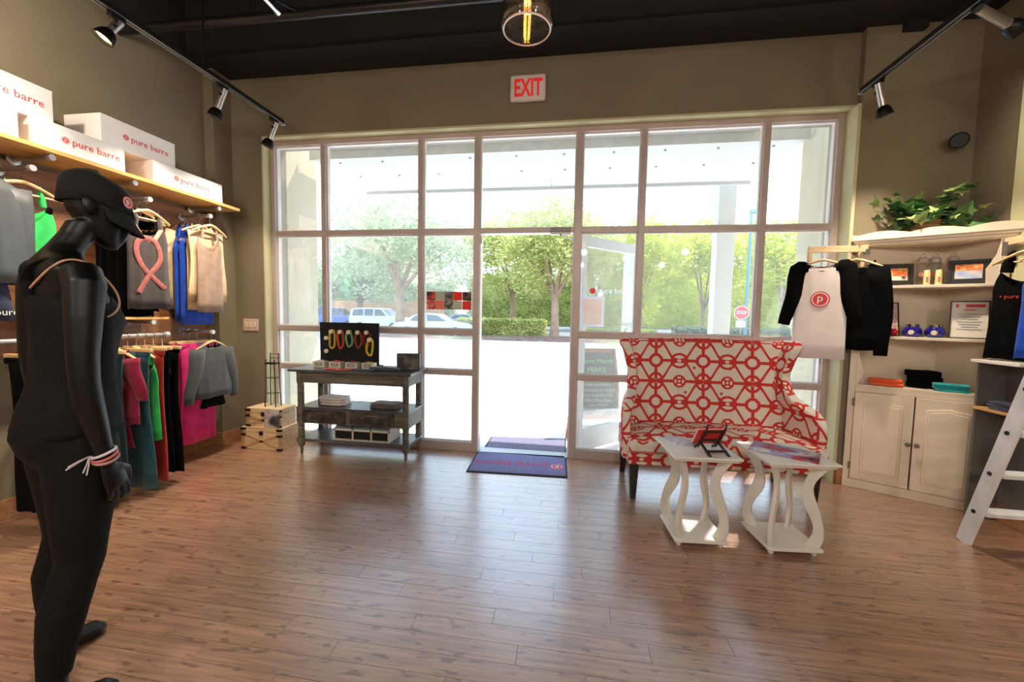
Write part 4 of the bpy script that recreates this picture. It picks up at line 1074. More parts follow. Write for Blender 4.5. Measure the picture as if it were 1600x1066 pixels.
def pendant(label, x, y, zb, power, group=None):
    t = root('pendant_lamp', label, 'pendant lamp', (x, y, zb), group=group)
    pr = [(.092, 0), (.101, .02), (.104, .045), (.098, .09), (.082, .14), (.06, .19), (.035, .225), (.028, .24)]
    MB().lathe(pr, n=32, cap=False).build('glass_shade', PG, t, solid=0.003)
    MB().tube([(.0925 * math.cos(2 * PI * k / 40), .0925 * math.sin(2 * PI * k / 40), 0) for k in range(41)], .0035, 6, cap=False).build('glass_rim', mat('amber_rim', (222, 190, 170), 0.2, 0.1), t)
    MB().lathe([(.030, .235), (.030, .30), (.02, .32)], n=16).build('socket', BLACK_MET, t)
    MB().cyl((0, 0, .31), (0, 0, 4.3 - zb), .004, n=6).build('cord', BLACK_MET, t)
    MB().lathe([(.004, .07), (.022, .09), (.027, .13), (.022, .18), (.014, .225)], n=16, cap=False).build('bulb', PLAIN_GLASS, t)
    fl = MB()
    for k in range(6):
        a = k * PI / 3
        fl.tube([(.010 * math.cos(a), .010 * math.sin(a), .095), (.012 * math.cos(a), .012 * math.sin(a), .19)], .0016, 5)
    fl.build('filament', mat('filament', (255, 176, 70), 0.4, emit=14.0), t)['kind'] = 'stuff'
    if power < 30:
        return t
    ld = bpy.data.lights.new('glow', 'POINT'); ld.energy = power * LAMP; ld.color = (1, .92, .82); ld.shadow_soft_size = 0.05
    lo = bpy.data.objects.new('glow', ld); col.objects.link(lo); lo.parent = t; lo.location = (0, 0, -.06 if power < 30 else -.02)
PG = glass_mat('pendant_glass', (0.93, 0.87, 0.84), 0.004, 0.10)
pendant('clear glass bell pendant lamp with a glowing filament bulb', -.207, 1.65, 2.455, 8)
for k, (x, y) in enumerate(((-1.9, -.6), (.2, -.6), (2.1, -.6), (-1.9, -2.6), (.2, -2.6), (2.1, -2.6))):  # pendants added out of view to fill the room with light
    pendant('clear glass pendant lamp added unseen behind the camera as fill', x, y, 2.6, 40, 'fill pendants added behind the camera')

# ------------------------------------------------------------------ clothes display along the side wall
OAK = wood('golden_shelf_wood', (186, 128, 66), (230, 182, 110), 0.45, (12, 1, 12), 2.2, 0.05)
PANELW = wood('brown_panel_wood', (112, 72, 44), (150, 102, 62), 0.5, (12, 1, 12), 2.0)
GALV = mat('pipe_galvanised', (178, 172, 166), 0.35, 0.85, 0.08)
wp = root('wall_panel', 'brown wooden backing board fixed to the wall under the long shelf', 'panel', (X0, 2.3, 1.02))
for k, z in enumerate((1.02, 1.42, 1.82)):
    MB().box(X0, X0 + .018, .6, 3.38, z, z + .397).build('board', PANELW, wp, world=True, bevel=0.002)
XP = X0 + .018
sh = root('long_shelf', 'long golden wooden shelf on pipe brackets carrying white boxes', 'shelf', (-3.28, 2.0, 2.25))
MB().box(X0, -3.11, .4, 3.415, 2.25, 2.276).build('board', OAK, sh, world=True, bevel=0.003)
def stub(parent, y, z, x1, name='pipe_bracket', rise=0):
    MB().cyl((XP, y, z), (x1, y, z), .0135, n=14).build(name, GALV, parent, world=True)
    MB().lathe([(.0, 0)] if False else [(.036, 0), (.036, .006), (.02, .012), (.018, .022)], n=20).build('flange', GALV, parent).matrix_local = parent.matrix_basis.inverted() @ Matrix.Translation((XP, y, z)) @ Matrix.Rotation(PI / 2, 4, 'Y')
    MB().cyl((x1 - .02, y, z), (x1 + .004, y, z), .018, n=16).build('end_cap', mat('cap_bright', (214, 210, 206), 0.3, 0.7), parent, world=True)
for y in (1.0, 2.06, 2.53, 3.23):
    stub(sh, y, 2.232, -3.15)
BARS = {}
def faceout(label, y, z, x1):
    t = root('faceout_rail', label, 'clothes rail', (XP, y, z))
    stub(t, y, z, x1, 'pipe')
    return t
UPZ = 2.143
faceout('short pipe rail under the shelf holding the grey jacket', 1.70, UPZ, -3.14)
faceout('short pipe rail under the shelf holding the green tank', 1.98, UPZ, -3.17)
faceout('short pipe rail under the shelf holding the pink ribbon tank', 2.63, UPZ, -3.15)
faceout('short pipe rail under the shelf holding the blue and taupe tanks', 3.14, UPZ, -3.15)
faceout('short pipe rail low on the wall holding the grey sweater', 3.10, 1.13, -3.12)
ms = root('small_shelf', 'short golden wooden shelf on a pipe bracket above the crowded rail', 'shelf', (-3.32, 2.4, 1.25))
MB().box(XP, -3.19, 1.95, 2.775, 1.243, 1.261).build('board', OAK, ms, world=True, bevel=0.002)
stub(ms, 2.66, 1.222, -3.2); stub(ms, 2.1, 1.222, -3.2)
RX, RZ_ = -3.06, 1.13
rl = root('hanging_rail', 'long pipe rail crowded with hangers low on the wall', 'clothes rail', (RX, 2.1, RZ_))
MB().cyl((RX, .9, RZ_), (RX, 2.635, RZ_), .0165, n=16).build('pipe', GALV, rl, world=True)
MB().cyl((RX, 2.62, RZ_), (RX, 2.65, RZ_), .022, n=16).build('end_cap', MATS['cap_bright'], rl, world=True)
for y in (2.568, 1.3):
    MB().cyl((XP, y, RZ_), (RX, y, RZ_), .0135, n=14).build('bracket', GALV, rl, world=True)
    MB().cyl((XP, y, RZ_), (XP + .012, y, RZ_), .036, n=18).build('flange', GALV, rl, world=True)
# white boxes
CARD = mat('white_card_box', (236, 230, 228), 0.6, var=0.03)
def carton(label, y0, y1, z0, z1, xf, text=True, depth=.30):
    t = root('white_carton', label, 'box', (xf - depth / 2, (y0 + y1) / 2, z0), group='white cartons on the long shelf')
    MB().box(xf - depth, xf, y0, y1, z0, z1 - .006).build('carton_body', CARD, t, world=True, bevel=0.002)
    MB().box(xf - depth - .001, xf + .001, y0 - .001, y1 + .001, z1 - .012, z1).build('lid', CARD, t, world=True, bevel=0.002)
    o = V((xf + .0005, (y0 + y1) / 2, (z0 + z1) / 2)) - t.location
    L = (y1 - y0)
    logo(t, o + V((0, -L * .20, .0)), (0, 1, 0), (0, 0, 1), .021, RED, WHITE_INK)
    letters('pure barre', .062, t, o + V((0, -L * .20 + .032, .0)), (0, 1, 0), (0, 0, 1), RED, align='LEFT')
    return t
Z0 = 2.276
carton('white printed carton on the shelf with two cartons resting on it', 1.972, 2.448, Z0, 2.436, -3.125)
carton('white printed carton at the shelf end nearest the window', 2.640, 3.240, Z0, 2.436, -3.125)
carton('white printed carton bridging two cartons near the shelf end', 2.340, 2.850, 2.436, 2.634, -3.165)
carton('white printed carton stacked over the gap beside the jacket', 1.60, 2.088, 2.436, 2.634, -3.165)
carton('white printed carton on the shelf above the grey jacket', 1.30, 1.90, Z0, 2.436, -3.125)

# --- garments
def cloth(name, rows, material, parent, n=36, ripple=.006, freq=7, seed=0.0, scoop=0.0, thick=.003, off=(0, 0)):
    rings = []; zt, zb = rows[0][0], rows[-1][0]
    for i, (z, xl, xr, d) in enumerate(rows):
        k = (zt - z) / max(1e-6, zt - zb); mid, hw = (xl + xr) / 2, (xr - xl) / 2; ring = []
        for j in range(n):
            a = 2 * PI * j / n; c, s = math.cos(a), math.sin(a)
            x = mid + hw * (abs(c) ** .8) * (1 if c >= 0 else -1)
            q = (x - mid) / max(hw, 1e-6)
            y = d * (abs(s) ** .75) * (1 if s >= 0 else -1) + ripple * (0.25 + k) * math.sin(freq * x / .3 * PI + seed + 1.5 * k) * (1 - q * q * .5)
            zz = z
            if scoop and i == 0: zz = z - scoop * (1 - q * q) * (1.0 if s < 0 else .55)
            if scoop and i == 1: zz = min(z, z - scoop * .55 * (1 - q * q) * (1.0 if s < 0 else .55))
            ring.append((x + off[0], y + off[1], zz + .004 * math.sin(5 * a + seed) * (1 if i == len(rows) - 1 else 0)))
        rings.append(ring)
    return MB().loft(rings, cap=False).build(name, material, parent, smooth=70, solid=thick)

def strap(parent, material, x0, z0, x1, z1, w=.012, y=.0, name='strap', sa=.75):
    MB().tube([(x0, y - .012 * sa, z0), ((x0 + x1) / 2, y - .016 * sa, (z0 + z1) / 2), (x1, y, z1), ((x0 + x1) / 2, y + .016 * sa, (z0 + z1) / 2 - .0), (x0, y + .012 * sa, z0)], w * .2, 8, flat=3.0, up=(0, 1, 0)).build(name, material, parent)

HW = wood('pale_hanger_wood', (206, 160, 104), (238, 202, 150), 0.4, (1, 10, 10), 5)
def hanger(label, loc, rz, span=.40, bar=True, drop=.075, hook=.075, group='wooden hangers on the clothes rails', hr=.020, swivel=0.0):
    t = root('wooden_hanger', label, 'hanger', loc, rz, group)
    pts = [(-span / 2 + span * k / 12, -.012 * math.cos(PI * (k / 6 - 1) / 2), -hook - drop * abs(k / 6 - 1) ** 1.35) for k in range(13)]
    MB().tube(pts, [.009 + .006 * (1 - abs(k / 6 - 1)) for k in range(13)], 8, flat=.75, up=(0, 1, 0)).build('shoulder_bar', HW, t)
    hk = [(0, 0, -hook), (0, 0, -hr - .008)] + [(hr * math.sin(a) * math.cos(swivel), hr * math.sin(a) * math.sin(swivel), -hr * math.cos(a)) for a in [.25, .6, 1.0, 1.4, 1.8, 2.2, 2.6, 3.0, 3.4, 3.8, 4.2]]
    MB().tube(hk, .0022, 6).build('hook', CHROME, t)
    if bar:
        MB().tube([(-span / 2 * .86, 0, -hook - drop * .86), (span / 2 * .86, 0, -hook - drop * .86)], .006, 8).build('trouser_bar', HW, t)
    return t

def tank(label, loc, rz, w, L, material, group, scoop=.10, strap_w=.03, flare=1.05, top=.16, cat='tank top', seed=0.0, extra=None, depth=.012, name='tank_top', sa=.75):
    t = root(name, label, cat, loc, rz, group)
    h = w / 2; zt = -.20
    rows = [(zt, -h * .80, h * .80, depth * .6), (zt - .05, -h * .92, h * .92, depth), (zt - .11, -h, h, depth * 1.1), (zt - .2, -h * .97, h * .97, depth * 1.15)]
    for k in range(1, 6):
        f = k / 5; rows.append((zt - .2 - (L - .2 - .12) * f, -h * (.97 + (flare - .97) * f), h * (.97 + (flare - .97) * f), depth * (1.15 + .5 * f)))
    cloth('front', rows, material, t, seed=seed, scoop=scoop, ripple=.004)
    for s in (-1, 1):
        strap(t, material, s * h * .62, zt - .004, s * h * .52, -.085, strap_w, sa=sa)
    return t

def tee(label, loc, rz, w, L, body_m, sleeve_m, group, sleeve=.5, depth=.03, name='long_sleeve_top', neck=.10, seed=0.0, cat='shirt', sleeve_out=.13, scoop=.05, raglan=False, flat=.5, ripple=.006):
    t = root(name, label, cat, loc, rz, group); h = w / 2; zt = -.092
    rows = [(zt, -neck, neck, depth * .5), (zt - .022, -h * .66, h * .66, depth * .65), (zt - .05, -h * .86, h * .86, depth * .85), (zt - .09, -h * .96, h * .96, depth), (zt - .18, -h, h, depth * 1.1)]
    for k in range(1, 6):
        f = k / 5; rows.append((zt - .18 - (L - .18) * f, -h * (1 + .02 * f), h * (1 + .05 * f), depth * (1.1 + .35 * f)))
    cloth('body', rows, body_m, t, seed=seed, scoop=scoop, ripple=ripple)
    for s in (-1, 1):
        pts, rr = [], []
        if raglan:
            pts += [(s * neck * .96, -.002, zt - .012), (s * (neck * .5 + h * .41), -.003, zt - .034)]; rr += [.03, .062]
        for k in range(8):
            f = k / 7
            pts.append((s * (h * .82 + sleeve_out * f ** .8 + .01 * math.sin(6 * f + seed)), -.004 + .01 * math.sin(4 * f + seed), zt - .055 - sleeve * f))
            rr.append(.072 - .032 * f)
        MB().tube(pts, [q * .5 for q in rr] if raglan else rr, 14, cap=False, flat=2.0 if raglan else flat, up=(0, 1, 0) if raglan else (1, 0, 0)).build('sleeve', sleeve_m, t, smooth=70, solid=.003)
    MB().tube([(neck * math.cos(a), (.02 if math.sin(a) > 0 else -.02) * abs(math.sin(a)), zt + .002 - (scoop if math.sin(a) < 0 else scoop * .55) * abs(math.sin(a))) for a in [2 * PI * k / 28 for k in range(29)]], .006, 6, cap=False).build('collar', sleeve_m, t)
    return t

def trousers(label, loc, rz, w, L, material, group, flare=1.0, depth=.022, seed=0.0, clip=True, tagc=None, leg_split=.0, name='leggings'):
    t = root(name, label, 'trousers', loc, rz, group); h = w / 2
    rows = []
    for k in range(10):
        f = k / 9; ww = h * (1 - .18 * math.sin(PI * min(1, f * 1.4)) * .6 + (flare - 1) * f ** 2)
        rows.append((-.10 - L * f, -ww, ww, depth * (1 + .4 * f)))
    cloth('leg_cloth', rows, material, t, seed=seed, ripple=.005, freq=5)
    MB().box(-h * 1.01, h * 1.01, -depth * 1.02, depth * 1.02, -.135, -.098).build('waistband', material, t, bevel=.008)
    if clip:
        MB().box(-h * 1.15, h * 1.15, -.012, .012, -.102, -.078).build('clip_hanger', HW, t, bevel=.004)
        MB().tube([(0, 0, -.08), (0, 0, -.029)] + [(.021 * math.sin(a), 0, -.021 * math.cos(a)) for a in [.25, .6, 1.0, 1.4, 1.8, 2.2, 2.6, 3.0, 3.4, 3.8, 4.2]], .0022, 6).build('hook', CHROME, t)
    if tagc:
        MB().box(h * .35, h * .35 + .05, -depth * 1.6 - .004, -depth * 1.6 - .001, -.30, -.2).build('price_tag', mat('black_tag', (30, 28, 28), 0.6), t, smooth=0)
        MB().box(h * .35 + .008, h * .35 + .04, -depth * 1.6 - .006, -depth * 1.6 - .004, -.275, -.235).build('tag_label', mat('tag_white', (220, 206, 200), 0.6), t, smooth=0)
    return t

F = fabric
BLK, NAVY = mat("black_jersey", (9, 9, 10), 0.95, 0, 0.15, 14, 0.2, spec=0.1, bscale=300), F('navy_jersey', (46, 48, 74))
GJ = mat('grey_jacket_satin', (72, 76, 80), 0.5, 0, 0.3, 6, 0.2, stretch=(1, 1, .3), bscale=12); GRN = F('bright_green_cloth', (44, 176, 86)); BLU = F('royal_blue_cloth', (34, 78, 190)); CRM = F('cream_cloth', (216, 186, 148)); TAU = F('taupe_cloth', (150, 124, 108))
PNK = F('hot_pink_cloth', (222, 44, 122)); MGN = F('maroon_cloth', (138, 26, 62)); REDC = F('red_cloth', (176, 40, 34)); TEALC = F('teal_cloth', (34, 78, 90)); DTE = F('dark_teal_cloth', (26, 56, 62)); YEL = F('yellow_cloth', (232, 178, 36)); CHA = F('charcoal_cloth', (74, 78, 80))
G1 = 'tops hung under the long shelf'; G2 = 'clothes on the crowded low rail'
N90 = PI / 2
# under the shelf, beside the mannequin
tee('grey satin jacket with long sleeves hung under the long shelf', (-3.17, 1.70, UPZ), N90 * 1.0, .46, .60, GJ, GJ, G1, .62, .038, 'grey_jacket', cat='jacket', seed=1, sleeve_out=.05)
hanger('wooden hanger inside the grey satin jacket', (-3.17, 1.70, UPZ - .004), N90)
nv = tank('navy top with white studio name at its hem under the grey jacket', (-3.17, 1.70, UPZ), N90, .20, .82, NAVY, G1, name='navy_top', seed=2, flare=1.7, strap_w=.012, sa=.35)
letters('pure', .052, nv, (.115, -.030, -.852), (1, 0, 0), (0, 0, 1), WHITE_INK)
tank('bright green strappy tank hung beside the grey jacket', (-3.255, 1.98, UPZ), N90, .30, .55, GRN, G1, .12, .02, seed=3)
hanger('wooden hanger holding the green tank', (-3.255, 1.98, UPZ - .004), N90)
# the black and pink group
for k, (x, y, w, L) in enumerate(((-3.412, 2.62, .34, .74), (-3.362, 2.61, .36, .80), (-3.312, 2.62, .34, .76), (-3.262, 2.63, .32, .72))):
    tank(['black loose top nearest the wall behind the ribbon tank', 'longest black loose top behind the ribbon tank', 'black loose top in the middle of the row behind the ribbon tank', 'black loose top directly behind the ribbon tank'][k], (x, y, UPZ), N90, w, L, BLK, G1, seed=4 + k)
hanger('wooden hanger showing above the black loose tops', (-3.262, 2.63, UPZ - .004), N90)
DKC = F('dark_brown_cloth', (58, 50, 50))
rt = tank('dark tank with a pink ribbon print and pink lining', (-3.185, 2.63, UPZ), N90, .30, .74, DKC, G1, .12, .035, seed=9)
PKR = mat('ribbon_print_pink', (150, 84, 80), 0.85, var=0.2, scale=60)
loop = [(.085 * math.sin(a) * (1 - .0), -.036, -.40 + .11 * math.cos(a)) for a in [PI * .86 - k * (PI * 1.72) / 16 for k in range(17)]]
MB().tube([(.10, -.037, -.68)] + [(.05, -.037, -.585)] + [(p[0] * -1 if False else p[0], p[1], p[2]) for p in loop][::-1] + [(-.05, -.037, -.585), (-.11, -.037, -.70)] if False else curve([(-.095, -.022, -.70), (-.02, -.022, -.57), (.06, -.019, -.47), (.075, -.018, -.39), (.04, -.018, -.31), (-.03, -.018, -.29), (-.085, -.017, -.33), (-.095, -.018, -.41), (-.055, -.020, -.51), (.02, -.022, -.59), (.10, -.021, -.66)]), .0045, 8, flat=4.2, up=(0, 1, 0)).build('ribbon_print', PKR, rt)
MB().tube([(-.10, -.008, -.20), (-.05, -.010, -.285), (.0, -.012, -.305), (.05, -.010, -.285), (.10, -.008, -.20)], .0065, 8, flat=2.5, up=(0, 1, 0)).build('pink_lining', F('pink_lining', (226, 150, 130)), rt)
hanger('wooden hanger holding the ribbon tank', (-3.185, 2.63, UPZ - .004), N90, .34)
hanger('empty sided wooden hanger beside the ribbon tank', (-3.224, 2.63, UPZ - .004), N90, .40)
# the cream, blue and taupe group
tee('cream long sleeved cardigan hung nearest the wall under the shelf end', (-3.412, 3.12, UPZ), N90, .26, .72, CRM, CRM, G1, .62, .012, 'cream_cardigan', seed=11, sleeve_out=.05, neck=.06, flat=.24, ripple=.004)
tank('royal blue long tank beside the cream cardigan', (-3.362, 3.12, UPZ), N90, .27, .84, BLU, G1, seed=12, name='blue_tank')
tank('royal blue tank with a black hem panel between cream ones', (-3.312, 3.14, UPZ), N90, .30, .87, BLU, G1, seed=13, name='blue_tank')
tank('cream strappy tank with curved neckline before the blue tanks', (-3.262, 3.12, UPZ), N90, .22, .74, CRM, G1, .14, .02, seed=14, name='cream_tank')
tee('cream open cardigan half hidden behind the taupe tank', (-3.212, 3.15, UPZ), N90, .22, .70, CRM, CRM, G1, .6, .012, 'cream_cardigan', seed=15, sleeve_out=.05, neck=.05, flat=.24, ripple=.004)
tank('taupe tank with thin straps at the end of the short rail', (-3.162, 3.13, UPZ), N90, .24, .76, TAU, G1, .13, .02, seed=16, name='taupe_tank')
hanger('wooden hanger holding the taupe tank', (-3.162, 3.14, UPZ - .004), N90, .34)
hanger('wooden hanger holding the cream strappy tank', (-3.262, 3.14, UPZ - .004), N90, .34)
hanger('wooden hanger holding the cream cardigan', (-3.412, 3.14, UPZ - .004), N90, .32)
# low short rail: pink and grey
trousers('hot pink leggings hung nearest the wall on the low short rail', (-3.37, 3.10, 1.127), N90, .32, .90, PNK, G2, seed=20, depth=.02)
trousers('hot pink leggings hung behind the grey sweater', (-3.29, 3.10, 1.127), N90, .32, .88, PNK, G2, seed=21, depth=.02)
tee('charcoal grey sweater with loose sleeves on the low short rail', (-3.14, 3.10, 1.13), N90, .34, .48, CHA, CHA, G2, .46, .035, 'grey_sweater', seed=22, sleeve_out=.085, cat='sweater', scoop=.07)
hanger('wooden hanger holding the grey sweater', (-3.14, 3.10, 1.126), N90, .32)
tank('black longer top worn under the grey sweater on one hanger', (-3.14, 3.10, 1.13), N90, .12, .58, BLK, G2, seed=23, name='black_top', flare=2.1, strap_w=.012, sa=.35)
# the crowded rail, from its end inwards
RH = RZ_ - .003
trousers('black flared trousers at the end of the crowded rail', (RX, 2.60, RH), 0, .28, .94, BLK, G2, 1.05, .014, 30, tagc=1)
trousers('black flared trousers behind the red ones on the crowded rail', (RX, 2.535, RH), 0, .27, .92, BLK, G2, 1.05, .014, 31)
trousers('red trousers on the crowded rail', (RX, 2.475, RH), 0, .31, .96, REDC, G2, 1.0, .014, 32, tagc=1)
tank('green top peeking out between red and teal trousers', (RX + .03, 2.418, RZ_), 0, .28, .66, GRN, G2, seed=33)
hanger('wooden hanger holding the green top on the crowded rail', (RX, 2.418, RZ_ - .002), 0, .30)
trousers('teal flared trousers with a bright blue waist on the crowded rail', (RX, 2.362, RH), 0, .34, .97, TEALC, G2, 1.15, .014, 34, tagc=1)
tee('maroon short sleeved top on the crowded rail', (RX, 2.288, RZ_), 0, .31, .50, MGN, MGN, G2, .28, .02, 'maroon_top', seed=35, sleeve_out=.06, flat=.4, ripple=.004)
hanger('wooden hanger holding the maroon top', (RX, 2.288, RZ_ - .002), 0, .34)
tank('maroon longer top under the short sleeved one on the crowded rail', (RX, 2.288, RZ_), 0, .10, .68, MGN, G2, seed=36, depth=.009, flare=2.2, strap_w=.012, sa=.35)
trousers('dark teal leggings on the crowded rail', (RX, 2.21, RH), 0, .30, .80, DTE, G2, 1.0, .014, 37, tagc=1)
trousers('dark teal cropped leggings beside the yellow top', (RX, 2.145, RH), 0, .30, .76, DTE, G2, 1.0, .014, 38, tagc=1)
tank('yellow top beside the dark teal leggings on the crowded rail', (RX + .03, 2.085, RZ_), 0, .30, .74, YEL, G2, seed=39)
hanger('wooden hanger holding the yellow top', (RX, 2.085, RZ_ - .002), 0, .34)
trousers('black wide trousers on the crowded rail behind the mannequin', (RX, 1.985, RH), 0, .36, .96, BLK, G2, 1.05, .028, 40)
trousers('black wide trousers with a pale clip hanger behind the mannequin', (RX, 1.87, RH), 0, .36, .90, BLK, G2, 1.0, .028, 41)
# small yellow boxes
YB = mat('yellow_print_card', (226, 206, 140), 0.6, var=0.06)
for k, (y, h, lb) in enumerate(((2.20, .26, 'taller pale yellow printed card box on the short shelf'), (2.29, .16, 'shorter pale yellow card box on the short shelf'))):
    b_ = root('card_box', lb, 'box', (-3.28, y, 1.261))
    MB().box(-.05, .05, -.04, .04, 0, h).build('card_body', YB, b_, bevel=.002)
    for j in range(4):
        MB().box(.0502, .0512, -.03, .03 - .012 * (j % 2), h - .03 - j * .022, h - .018 - j * .022).build('print_line', mat('brown_print', (110, 84, 50), 0.7), b_, smooth=0)

# ------------------------------------------------------------------ crates and wire stand
CR = wood('pale_crate_wood', (196, 164, 120), (230, 204, 162), 0.6, (1, 12, 12), 3)
CRD = wood('crate_batten_wood', (164, 128, 88), (196, 158, 112), 0.6, (1, 12, 12), 3)
IRON = mat('dark_iron', (44, 38, 34), 0.5, 0.6)
def crate(label, x0, x1, y0, y1, z0, z1, picture=False):
    t = root('wooden_crate', label, 'crate', ((x0 + x1) / 2, (y0 + y1) / 2, z0))
    MB().box(x0, x1, y0 + .006, y1, z0, z1 - .05).build('crate_body', CR, t, world=True, bevel=.004)
    MB().box(x0, x1, y0 + .006, y1, z1 - .048, z1).build('lid', CR, t, world=True, bevel=.004)
    zc = (z0 + z1 - .05) / 2
    for (a, b) in (((x0 + .03, z0 + .02), (x1 - .03, z1 - .07)), ((x0 + .03, z1 - .07), (x1 - .03, z0 + .02))):
        MB().bar((a[0], y0 + .003, a[1]), (b[0], y0 + .003, b[1]), .008, .02, up=(0, -1, 0) if False else (0, 0, 1)).build('brace', CRD, t, world=True)
    for q in ((x0, x0 + .03, z0, z1 - .05), (x1 - .03, x1, z0, z1 - .05)):
        MB().box(q[0], q[1], y0, y0 + .008, q[2], q[3]).build('batten', CRD, t, world=True, smooth=0)
    for (xa, za) in ((x0, z0), (x1 - .045, z0), (x0, z1 - .03), (x1 - .045, z1 - .03), (x0, z1 - .085), (x1 - .045, z1 - .085)):
        MB().box(xa - .002, xa + .047, y0 - .004, y0 + .02, za, za + .022).build('corner_iron', IRON, t, world=True)
    MB().box((x0 + x1) / 2 - .018, (x0 + x1) / 2 + .018, y0 - .006, y0 + .006, z1 - .075, z1 - .035).build('latch', IRON, t, world=True, bevel=.003)
    if picture:
        MB().box(x1 - .155, x1 - .002, y0 - .012, y0 - .004, z0 + .005, z1 - .005).build('photo_card', photo('bw_photo', [(30, 28, 30), (90, 84, 84), (190, 178, 174), (206, 190, 186)], 7, 2, 8.0), t, world=True, smooth=0)
    return t
crate('larger pale wooden crate with iron corners on the floor by the window', -3.10, -2.68, 3.35, 3.60, 0, .215)
crate('smaller pale wooden crate with a photo card stacked on the larger one', -3.065, -2.70, 3.37, 3.59, .215, .395, True)
ws = root('wire_stand', 'tall narrow black wire display stand on the stacked crates', 'stand', (-2.86, 3.48, .395))
for (x, y) in ((-.05, -.03), (.05, -.03), (-.05, .03), (.05, .03)):
    MB().tube([(x * 1.15, y * 1.3, 0), (x, y, .2), (x * .9, y, .42), (x * .9, y, .46 if y < 0 else .52)], .0045, 6).build('upright', BLACK_MET, ws)
for z in (.13, .28):
    for (a, b) in (((-.05, -.03), (.05, -.03)), ((-.05, .03), (.05, .03)), ((-.05, -.03), (-.05, .03)), ((.05, -.03), (.05, .03))):
        MB().cyl((a[0], a[1], z), (b[0], b[1], z), .003, n=6).build('crossbar', BLACK_MET, ws)
MB().box(-.055, .055, -.035, .035, .415, .43).build('top_plate', BLACK_MET, ws)
for z in (.47, .51):
    MB().cyl((-.045, .03, z), (.045, .03, z), .003, n=6).build('back_bar', BLACK_MET, ws)

# ------------------------------------------------------------------ corner cabinet
CB = mat('cream_white_cabinet', (232, 216, 194), 0.45, 0, 0.03, 5)
ca = V((2.2, 3.53, 0)); cd = V((.67, -.39, 0)).normalized(); CL = .775
cab = root('corner_cabinet', 'cream white corner cabinet with arched doors and open upper shelves', 'cabinet', ca, math.atan2(cd.y, cd.x))
BCN = (.511, .312)
def plate(nm, z0, z1, inset=0.0, bow=0.0, parent=cab):
    pts = [(inset, inset * .3 + .001)]
    if bow:
        pts += [(inset + (CL - 2 * inset) * k / 10, -bow * math.sin(PI * k / 10) + .001) for k in range(1, 10)]
    pts += [(CL - inset, .001 + inset * .3), (CL - inset * .5, .035), (BCN[0], BCN[1] - inset), (inset * .6, .03)]
    return MB().prism(pts, (0, 0, z0), (1, 0, 0), (0, 1, 0), (0, 0, z1 - z0)).build(nm, CB, parent, bevel=.003)
plate('counter', .812, .832)
plate('shelf', 1.196, 1.218, .02, .012); plate('shelf', 1.578, 1.60, .02, .02); plate('bottom_board', .05, .07, .01); plate('top_board', 1.90, 1.925)
for nm, p0, p1 in (('rear_panel', (.0, .03), BCN), ('rear_panel', BCN, (CL, .035))):
    dx, dy = p1[0] - p0[0], p1[1] - p0[1]; L = math.hypot(dx, dy); nx_, ny_ = -dy / L * .008, dx / L * .008
    MB().prism([p0, p1, (p1[0] + nx_, p1[1] + ny_), (p0[0] + nx_, p0[1] + ny_)], (0, 0, .02), (1, 0, 0), (0, 1, 0), (0, 0, 1.88)).build(nm, CB, cab, smooth=0)
for x0, x1 in ((0, .042), (CL - .05, CL)):
    MB().box(x0, x1, 0, .022, .0, 1.90).build('stile', CB, cab, bevel=.003)
# scrolled cheeks beside the shelves
for sx, x0 in ((1, .042), (-1, CL - .05)):
    pl = [(0, .832), (.012, .832), (.02, .86), (.045, .93), (.03, .99), (.012, 1.05), (.01, 1.15), (.03, 1.2), (0, 1.2)]
    MB().prism([(x0 + sx * q[0], q[1]) for q in pl], (0, .002, 0), (1, 0, 0), (0, 0, 1), (0, .018, 0)).build('scroll_trim', CB, cab, smooth=0)
    pl = [(0, 1.60), (.05, 1.60), (.055, 1.70), (.035, 1.74), (.012, 1.80), (0, 1.9)]
    MB().prism([(x0 + sx * q[0], q[1]) for q in pl], (0, .002, 0), (1, 0, 0), (0, 0, 1), (0, .018, 0)).build('scroll_trim', CB, cab, smooth=0)
MB().box(.042, CL - .05, 0, .02, .775, .812).build('front_rail', CB, cab, smooth=0)
MB().box(0, CL, -.006, .02, 0, .07).build('plinth', CB, cab, bevel=.004)
ARCH = [(.0, 0), (.25, .008), (.5, .022), (.75, .008), (1, 0)]
for k, (x0, x1) in enumerate(((.044, .378), (.386, .722))):
    dr = MB().box(x0, x1, -.016, .004, .076, .772).build('door', CB, cab, bevel=.003)
    w = x1 - x0; ix0, ix1 = x0 + .055, x1 - .055
    out = [(ix0, .14), (ix1, .14)] + [(ix1 - (ix1 - ix0) * t_, .69 + h_) for t_, h_ in ARCH]
    MB().prism(out, (0, -.0165, 0), (1, 0, 0), (0, 0, 1), (0, -.010, 0)).build('panel_moulding', CB, dr, bevel=.004)
    cx, cz = (ix0 + ix1) / 2, .42
    MB().prism([(cx + (p - cx) * .86, cz + (q - cz) * .93) for p, q in out], (0, -.0262, 0), (1, 0, 0), (0, 0, 1), (0, -.006, 0)).build('raised_panel', CB, dr, bevel=.005)
    kx = x1 - .02 if k == 0 else x0 + .02
    MB().tube([(kx, -.016, .42), (kx, -.03, .42), (kx, -.033, .42), (kx, -.041, .42), (kx, -.043, .42)], [.006, .006, .016, .016, .008], 14).build('knob', mat('pewter', (128, 122, 108), 0.35, 0.9), dr)
    hx = x0 - .006 if k == 0 else x1 + .006
    for hz in (.18, .69):
        MB().box(hx - .008, hx + .008, -.019, -.01, hz - .03, hz + .03).build('hinge', mat('pewter', (0, 0, 0)), dr, bevel=.002)
